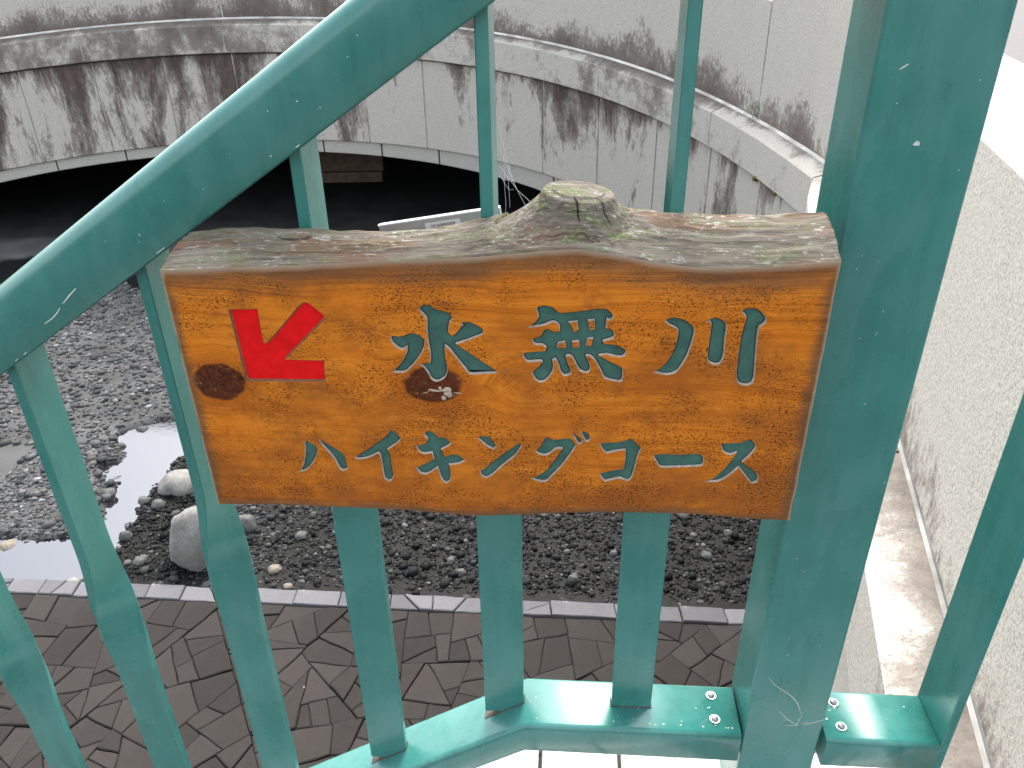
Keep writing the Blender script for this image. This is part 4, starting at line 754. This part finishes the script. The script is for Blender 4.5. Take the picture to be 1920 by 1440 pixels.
# road level behind the wing wall
mb = MB()
mb.add([(1.2, -2.2, 0.0), (40, -2.2, 0.0), (40, 40, 0.0), (2.75, 40, 0.0), (2.75, 5.0, 0.0)], [(0, 1, 2, 3, 4)]); struct(mb.build('road', M_ROAD))

# ------------------------------------------------------------------ the carved wooden sign
sign = tag(empty('wooden_sign', FENCE_ORG, yawr), 'carved varnished wooden board sign with red arrow and green Japanese lettering', 'sign')
YF = -0.055*U; YB = 0.0065*U
def densify(p, k=4):
    n = len(p); out = []
    for i in range(n):
        p0, p1, p2, p3 = p[i-1], p[i], p[(i+1) % n], p[(i+2) % n]
        def ang(a, b, c):
            u = Vector((b[0]-a[0], b[1]-a[1])); v = Vector((c[0]-b[0], c[1]-b[1])); return u.angle(v, 0) if u.length and v.length else 0
        c1 = ang(p0, p1, p2) > 1.0; c2 = ang(p1, p2, p3) > 1.0
        for j in range(k):
            t = j/k
            m1 = [(p2[d]-p0[d])*0.5 if not c1 else (p2[d]-p1[d])*0.8 for d in (0, 1)]; m2 = [(p3[d]-p1[d])*0.5 if not c2 else (p2[d]-p1[d])*0.8 for d in (0, 1)]
            L = math.dist(p1, p2)
            for mm in (m1, m2):
                l = math.hypot(*mm)
                if l > L: mm[0] *= L/l; mm[1] *= L/l
            h = (2*t**3-3*t**2+1, t**3-2*t**2+t, -2*t**3+3*t**2, t**3-t**2)
            out.append(tuple(h[0]*p1[d]+h[1]*m1[d]+h[2]*p2[d]+h[3]*m2[d] for d in (0, 1)))
    return out
def area(p): return 0.5*sum(p[i-1][0]*p[i][1]-p[i][0]*p[i-1][1] for i in range(len(p)))
def offset(p, d):   # d > 0 moves to the left of travel: inward for CCW
    n = len(p); out = []
    for i in range(n):
        a, b, c = p[i-1], p[i], p[(i+1) % n]
        u = Vector((b[0]-a[0], b[1]-a[1])); v = Vector((c[0]-b[0], c[1]-b[1]))
        if u.length < 1e-9: u = v
        if v.length < 1e-9: v = u
        n1 = Vector((-u.y, u.x)).normalized(); n2 = Vector((-v.y, v.x)).normalized(); m = n1+n2
        if m.length < 1e-6: m = n1
        m.normalize(); k = d/max(0.55, m.dot(n1)); out.append((b[0]+m.x*k, b[1]+m.y*k))
    return out
def ccw(p): return p if area(p) > 0 else p[::-1]
def tess(polys):
    vv = [[Vector((x, z, 0)) for x, z in p] for p in polys]; flat = [q for p in polys for q in p]
    return flat, [tuple(t) for t in geometry.tessellate_polygon(vv)]
DEP = 0.0034
holes_front = []; islands = []
def carve(name, key, floor_mat, wall_mat, hole_key=None, dep=DEP, w1=0.0011, w2=0.0020):
    mb = MB(); fm = 0
    hs_ = [ccw(densify(h, 2))[::-1] for h in GLYPH[hole_key]] if hole_key else []
    for st in GLYPH[key]:
        c0 = ccw(densify(st)); holes_front.append(c0)
        rings_ = [(c0, offset(c0, w1), offset(c0, w1+w2))]
        for h in hs_: rings_.append((h, offset(h, w1*0.7), offset(h, (w1+w2)*0.62))); islands.append(h)
        for a, b, c in rings_:
            n = len(a); vs = [(x, YF, z) for x, z in a]+[(x, YF+dep, z) for x, z in b]+[(x, YF+dep*1.02, z) for x, z in c]
            mb.add(vs, [(i, (i+1) % n, n+(i+1) % n, n+i) for i in range(n)], 1); b0 = len(mb.v)-len(vs)
            mb.f += [tuple(b0+q for q in (n+i, n+(i+1) % n, 2*n+(i+1) % n, 2*n+i)) for i in range(n)]; mb.m += [2]*n; mb.sm += [False]*n
        flat, tr = tess([r[2] for r in rings_])
        mb.add([(x, YF+dep*1.02, z) for x, z in flat], tr, 0)
    return mb.build(name, [floor_mat, wall_mat, M_LLINE if floor_mat is M_LGREEN else M_RWALL], sign)
arrow = carve('arrow', 'arrow', M_LRED, M_RWALL, None, 0.0028, 0.001, 0.0006); arrow['label'] = 'red carved arrow pointing down to the left'
for key, hk, lab in (('water', None, 'green carved character 水'), ('none', 'none_holes', 'green carved character 無'), ('river', None, 'green carved character 川'), ('ha', None, 'green carved katakana ハ'), ('i', None, 'green carved katakana イ'), ('ki', None, 'green carved katakana キ'), ('n', None, 'green carved katakana ン'), ('gu', None, 'green carved katakana グ'), ('ko', None, 'green carved katakana コ'), ('bar', None, 'green carved long-vowel stroke ー'), ('su', None, 'green carved katakana ス')):
    small = key not in ('water', 'none', 'river')
    o = carve('letter', key, M_LGREEN, M_LWALL, hk, 0.0031 if not small else 0.0027, 0.0009 if not small else 0.0008, 0.0010 if not small else 0.0008); o['label'] = lab
KN = [(KNOTS[0][0], KNOTS[0][1], 0.0285, 0.0225, 1.0), (KNOTS[2][0], KNOTS[2][1]+0.004, 0.0300, 0.0215, 0.95)]
M_WOOD = m_wood()
ftx = [p[0] for p in FRONT_TOP]; ftz = [p[1] for p in FRONT_TOP]; fbx = [p[0] for p in FRONT_BOT]; fbz = [p[1] for p in FRONT_BOT]; btx = [p[0] for p in BACK_TOP]; btz = [p[1] for p in BACK_TOP]
XA, XB = ftx[0], ftx[-1]
def smooth_tab(xs, zs, x, r=0.012): return sum(lerp_tab(xs, zs, x+d*r) for d in (-1, -0.5, 0, 0.5, 1))/5
topz = lambda x: smooth_tab(ftx, ftz, x)+0.0008*noise.noise(Vector((x*60, 0, 0)))
botz = lambda x: smooth_tab(fbx, fbz, x)+0.0006*noise.noise(Vector((x*70, 4, 0)))
NX = 150
xt = [XA+(XB-XA)*i/NX for i in range(NX+1)]
def endx(z, s):   # slight unevenness of the sawn ends
    return 0.0012*noise.noise(Vector((z*40, s*5, 0)))
outline = [(x, botz(x)) for x in xt]
zr = [botz(XB)+(topz(XB)-botz(XB))*i/14 for i in range(1, 14)]; outline += [(XB+endx(z, 1), z) for z in zr]
outline += [(x, topz(x)) for x in reversed(xt)]
zl = [topz(XA)+(botz(XA)-topz(XA))*i/14 for i in range(1, 14)]; outline += [(XA+endx(z, 2), z) for z in zl]
# front face as a fine sheet: grid cells cut by scan-fill over the outline and the glyph openings
flat, tr = tess([outline]+[h[::-1] for h in holes_front])
mb = MB(); mb.add([(x, YF, z) for x, z in flat], tr, 0)
for isl in islands:
    f2, t2 = tess([isl]); mb.add([(x, YF, z) for x, z in f2], t2, 0)
front = mb.build('board_face', M_WOOD, sign)
bm = bmesh.new(); bm.from_mesh(front.data)
for f in bm.faces:
    if f.normal.y > 0: f.normal_flip()
bm.to_mesh(front.data); bm.free()
def edge_dist(x, z):
    return max(0.0, min((topz(min(max(x, XA), XB))-z)*0.62, (z-botz(min(max(x, XA), XB)))*1.5+0.004, (x-XA)*1.6, (XB-x)*1.3))
# the edge attribute needs a dense mesh: subdivide the sheet
bm = bmesh.new(); bm.from_mesh(front.data)
for it in range(9):
    lim = 0.006
    long_e = [e for e in bm.edges if e.calc_length() > lim]
    if not long_e: break
    bmesh.ops.subdivide_edges(bm, edges=long_e, cuts=1, use_grid_fill=False); bmesh.ops.triangulate(bm, faces=[f for f in bm.faces if len(f.verts) > 3])
bm.to_mesh(front.data); bm.free()
at = front.data.attributes.new('edge', 'FLOAT', 'POINT')
at.data.foreach_set('value', [edge_dist(v.co.x, v.co.z) for v in front.data.vertices])
# body: bark top with the branch stub, back, ends and underside
SX, SY, STZ, RX, RY = 0.0088, -0.024, -0.2015, 0.0325, 0.0225
def bark_z(x, y):
    t = (y-YF)/(YB-YF)
    zf = topz(x); zb_ = smooth_tab(btx, btz, x, 0.01)-0.004
    base_b = zb_
    if -0.12 < x < 0.10:       # shoulder line without the stub
        base_b = lerp_tab([-0.12, -0.05, 0.05, 0.10], [smooth_tab(btx, btz, -0.12)-0.004, -0.230, -0.224, smooth_tab(btx, btz, 0.10)-0.004], x); base_b = min(base_b, max(zb_, base_b))
    arc = math.sin(min(1.0, t/0.80)*math.pi/2)
    z = zf+(base_b-zf)*arc
    if t > 0.86: z -= 0.010*((t-0.86)/0.14)**2
    dx = (x-SX)/RX; dy = (y-SY)/RY; rho = math.hypot(dx, dy)
    tilt = STZ-0.0028*dx+0.0042*dy
    if rho <= 1.0: zs = tilt-0.0012*rho*rho
    elif rho < 1.22: zs = tilt-0.0012-0.0105*smoothstep(1.0, 1.16, rho)*(1.0 if rho < 1.22 else 1)
    else: zs = STZ-0.0028*dx+0.0042*dy*1.22/rho-0.0117-0.036*(1-math.exp(-(rho-1.22)*0.78))-0.006*(rho-1.22)
    w = 0.0022*noise.noise(Vector((x*26, y*70, 1)))+0.0012*noise.noise(Vector((x*60, y*160, 4)))+0.0009*abs(noise.noise(Vector((x*14, y*420, 8))))
    edge_w = smoothstep(0, 0.12, t)
    if zs > z: return max(z, zs)+w*0.35*edge_w
    # soft union
    k = 0.006; d = z-zs; 
    return z+(k*math.exp(-d/k)*0.5)+w*edge_w
NXB, NYB = 260, 64
vs = []; fs = []; fm = []; sm = []
for i in range(NXB+1):
    x = XA+(XB-XA)*i/NXB
    for j in range(NYB+1):
        y = YF+(YB-YF)*j/NYB; vs.append((x, y, topz(x) if j == 0 else bark_z(x, y)))
for i in range(NXB):
    for j in range(NYB):
        a = i*(NYB+1)+j; fs.append((a, a+NYB+1, a+NYB+2, a+1)); fm.append(0); sm.append(True)
nb = len(vs)
for i in range(NXB+1):   # underside and back
    x = XA+(XB-XA)*i/NXB; vs += [(x, YF, botz(x)), (x, YB, botz(x)+0.004)]
for i in range(NXB):
    a = nb+2*i; fs.append((a, a+1, a+3, a+2)); t0 = i*(NYB+1)+NYB; fs.append((a+1, t0, t0+NYB+1, a+3)); fm += [1, 1]; sm += [False, False]
fs.append(tuple(range(NYB+1))+(nb+1, nb)); e0 = NXB*(NYB+1); fs.append(tuple(reversed(range(e0, e0+NYB+1)))+(nb+2*NXB, nb+2*NXB+1)); fm += [1, 1]; sm += [False, False]
M_END = m_plain('end_grain', (0.20, 0.13, 0.085), 0.8, 0, 60, 0.4, 0.4, 0.002)
log = fix_normals(mesh_obj('board_body', vs, fs, [M_BARK, M_END], sign, fm, sm))
# cracks: thin dark gaps on the bark and the stub
def crack(pts, w, name='crack'):
    mb = MB(); n = len(pts); L = []; Rr = []
    for i, (x, y) in enumerate(pts):
        a = pts[max(0, i-1)]; b = pts[min(n-1, i+1)]; dx, dy = b[0]-a[0], b[1]-a[1]; l = math.hypot(dx, dy) or 1; k = w*(0.3+0.7*math.sin(math.pi*(i+0.5)/n))
        z = bark_z(x, y)+0.0009; L.append((x-dy/l*k/2, y+dx/l*k/2, z)); Rr.append((x+dy/l*k/2, y-dx/l*k/2, z))
    mb.add(L+Rr, [(i, i+1, n+i+1, n+i) for i in range(n-1)]); return mb.build(name, M_BLACK, sign)
crack([(SX+RX*0.72*math.cos(a), SY+RY*0.62*math.sin(a)) for a in [math.pi*(1.0+0.03*i) for i in range(34)]], 0.0016)
crack([(SX-0.004+0.0004*i, SY-RY*0.55-RY*0.06*i) for i in range(14)], 0.0018)
crack([(SX+0.014+0.0012*i, SY-RY*0.45-RY*0.05*i) for i in range(14)], 0.0012)
for (x0, x1, y0, w) in ((-0.33, -0.02, -0.052, 0.0011), (-0.25, -0.14, -0.040, 0.0008), (0.07, 0.236, -0.048, 0.0013), (0.10, 0.22, -0.034, 0.0009), (-0.10, 0.0, -0.06, 0.0009), (0.0, 0.06, -0.062, 0.0009)):
    crack([(x0+(x1-x0)*i/26, y0+0.0035*noise.noise(Vector((x0+i*0.35, y0*90, 2)))) for i in range(27)], w)
# small knot scar on the left of the bark top
mb = MB(); cx_, cy_ = -0.262, -0.022
rg = []
for r, dz in ((1.25, 0.0), (1.0, 0.0032), (0.55, 0.0040), (0.1, 0.0036)): rg.append([(cx_+0.013*r*math.cos(6.283*i/18), cy_+0.009*r*math.sin(6.283*i/18), bark_z(cx_, cy_)+dz) for i in range(18)])
mb.rings(rg, 0, True, True); fix_normals(mb.build('knot_scar', M_BARK, sign))
# lifted varnish flakes on the right-hand knot
mb = MB(); fx, fz = KNOTS[2][0]+0.0085, KNOTS[2][1]-0.004
for (dx, dz, l, w, a) in ((0.008, 0.004, 0.010, 0.006, 0.2), (0.010, -0.004, 0.009, 0.0065, -0.3), (-0.012, 0.0028, 0.013, 0.0028, 3.0), (0.002, -0.011, 0.0055, 0.0045, -1.3), (-0.002, 0.006, 0.006, 0.003, 1.8), (0.026, -0.001, 0.010, 0.0010, -0.05), (-0.026, -0.001, 0.008, 0.0008, 3.5)):
    n = 12; ca, sa = math.cos(a), math.sin(a); pp = []
    for i in range(n):
        t = 6.283*i/n; u = l/2*math.cos(t); v = w/2*math.sin(t)*(1.2 if math.cos(t) > 0 else 0.8); pp.append((fx+dx*0.6+u*ca-v*sa, fz+dz*0.6+u*sa+v*ca))
    c0 = (sum(p[0] for p in pp)/n, sum(p[1] for p in pp)/n); mb.add([(x, YF-0.0004, z) for x, z in pp]+[(c0[0], YF-0.0018, c0[1])], [(i, (i+1) % n, n) for i in range(n)])
mb.build('varnish_flake', M_FLAKE, sign)

# ------------------------------------------------------------------ small things
pl = tag(empty('metal_plate', FENCE_ORG, yawr), 'grey metal strip with white top edge and number label behind the sign', 'plate')
MT = Matrix.Translation((-0.147, 0.100, -0.2800)) @ Matrix.Rotation(R(-8.9), 4, 'Y')
mb = MB(); mb.box((-0.062, 0, -0.16), (0.075, 0.012, 0.0125), 0, MT); mb.build('plate_body', M_PLATE, pl)
mb = MB(); mb.box((-0.0625, -0.001, 0.0127), (0.0755, 0.004, 0.0142), 0, MT); mb.build('edge_strip', M_WHITE, pl)
mb = MB(); mb.box((-0.010, -0.0012, -0.012), (0.030, -0.0002, 0.0085), 0, MT); lab = mb.build('number_label', M_WHITE, pl)
cu = bpy.data.curves.new('digits', 'FONT'); cu.body = '10160093009'; cu.size = 0.0052; cu.align_x = 'CENTER'
tmp = bpy.data.objects.new('digits', cu); COL.objects.link(tmp); bpy.context.view_layer.update()
me = bpy.data.meshes.new_from_object(tmp.evaluated_get(bpy.context.evaluated_depsgraph_get())); COL.objects.unlink(tmp); bpy.data.objects.remove(tmp)
me.materials.clear(); me.materials.append(M_BLACK); me.transform(MT @ Matrix.Translation((0.010, -0.0016, 0.0025)) @ Matrix.Rotation(R(90), 4, 'X')); link(bpy.data.objects.new('printed_digits', me), lab)
mb = MB()
for i in range(9): mb.box((-0.008+0.004*i, -0.0016, -0.001), (-0.0055+0.004*i+0.0006*(i % 3), -0.0013, 0.0006), 0, MT)
mb.build('printed_dashes', M_BLACK, lab)
# weed on the ledge, two moss clumps
sx, sy = plan(lerp_tab([0, 1], [BJ['par'][-1]]*2, 0), 0.12); sz = zU(BJ['par'][-1])-0.01
weed = tag(empty('weed', (sx, sy, sz)), 'tiny green weed sprouting from the ledge joint behind the right baluster', 'plant')
mb = MB()
for k in range(14):
    a = rn.uniform(0, 6.28); h = rn.uniform(0.02, 0.15); r = rn.uniform(0.008, 0.05); l = rn.uniform(0.02, 0.035)
    c = Vector((r*math.cos(a), r*math.sin(a)*0.6, h)); d = Vector((math.cos(a), math.sin(a), 0.5)).normalized(); s_ = d.cross(Vector((0, 0, 1))).normalized()
    mb.add([c-d*l*0.5, c+s_*l*0.32+Vector((0, 0, 0.003)), c+d*l*0.6, c-s_*l*0.32+Vector((0, 0, 0.003))], [(0, 1, 2, 3)])
mb.build('leaves', M_LEAF, weed)
mb = MB()
for k in range(3):
    x = 0.012*(k-1); mb.rings([[(x+0.002*math.cos(q), 0.002*math.sin(q), z) for q in (0, 2.1, 4.2)] for z in (0, 0.06+0.03*k)], 0)
mb.build('stem', M_LEAF, weed)
def moss(px_s, lab, r):
    x, y = plan(px_s, 0.005); bm = bmesh.new(); bmesh.ops.create_icosphere(bm, subdivisions=3, radius=r)
    for v in bm.verts: v.co *= 1+0.35*noise.noise(v.co*60)
    for v in bm.verts: v.co.z *= 0.8
    me = bpy.data.meshes.new('moss_clump'); bm.to_mesh(me); bm.free(); me.materials.append(M_MOSS); o = link(bpy.data.objects.new('moss_clump', me)); o.location = (x, y, zB(px_s)-0.005); tag(o, lab, 'moss', 'moss clumps under the ledge')
j13 = BJ['low'][-2]
moss(j13, 'larger brown moss clump on the shadow line under the ledge', 0.026); moss(j13+0.35, 'smaller brown moss clump lower down the ledge line near the post', 0.019)
# cobweb between middle baluster and stub
web = tag(empty('cobweb', FENCE_ORG, yawr), 'thin grey cobweb strands between the middle baluster and the branch stub', 'cobweb')
mb = MB(); A_ = Vector((-0.068, 0.02, -0.165)); 
strands = [(Vector((-0.068, 0.025, -0.15)), Vector((-0.050, 0.0, -0.205))), (Vector((-0.068, 0.025, -0.17)), Vector((-0.040, -0.005, -0.222))), (Vector((-0.066, 0.02, -0.19)), Vector((-0.030, -0.012, -0.220))), (Vector((-0.062, 0.015, -0.18)), Vector((-0.060, 0.004, -0.235))), (Vector((-0.058, 0.01, -0.185)), Vector((-0.056, 0.002, -0.225))), (Vector((-0.068, 0.02, -0.2)), Vector((-0.045, -0.002, -0.195))), (Vector((-0.063, 0.01, -0.2)), Vector((-0.052, 0.0, -0.207)))]
for a, b in strands:
    rg = []
    for i in range(9):
        t = i/8; p = a.lerp(b, t)+Vector((0.0012*noise.noise(Vector((i, a.x*900, 0))), 0, -0.004*math.sin(math.pi*t))); r = 0.00012
        rg.append([p+Vector((r, 0, 0)), p+Vector((-r*0.5, r*0.86, 0)), p+Vector((-r*0.5, -r*0.86, 0))])
    mb.rings(rg, 0)
mb.build('strands', M_WEB, web)
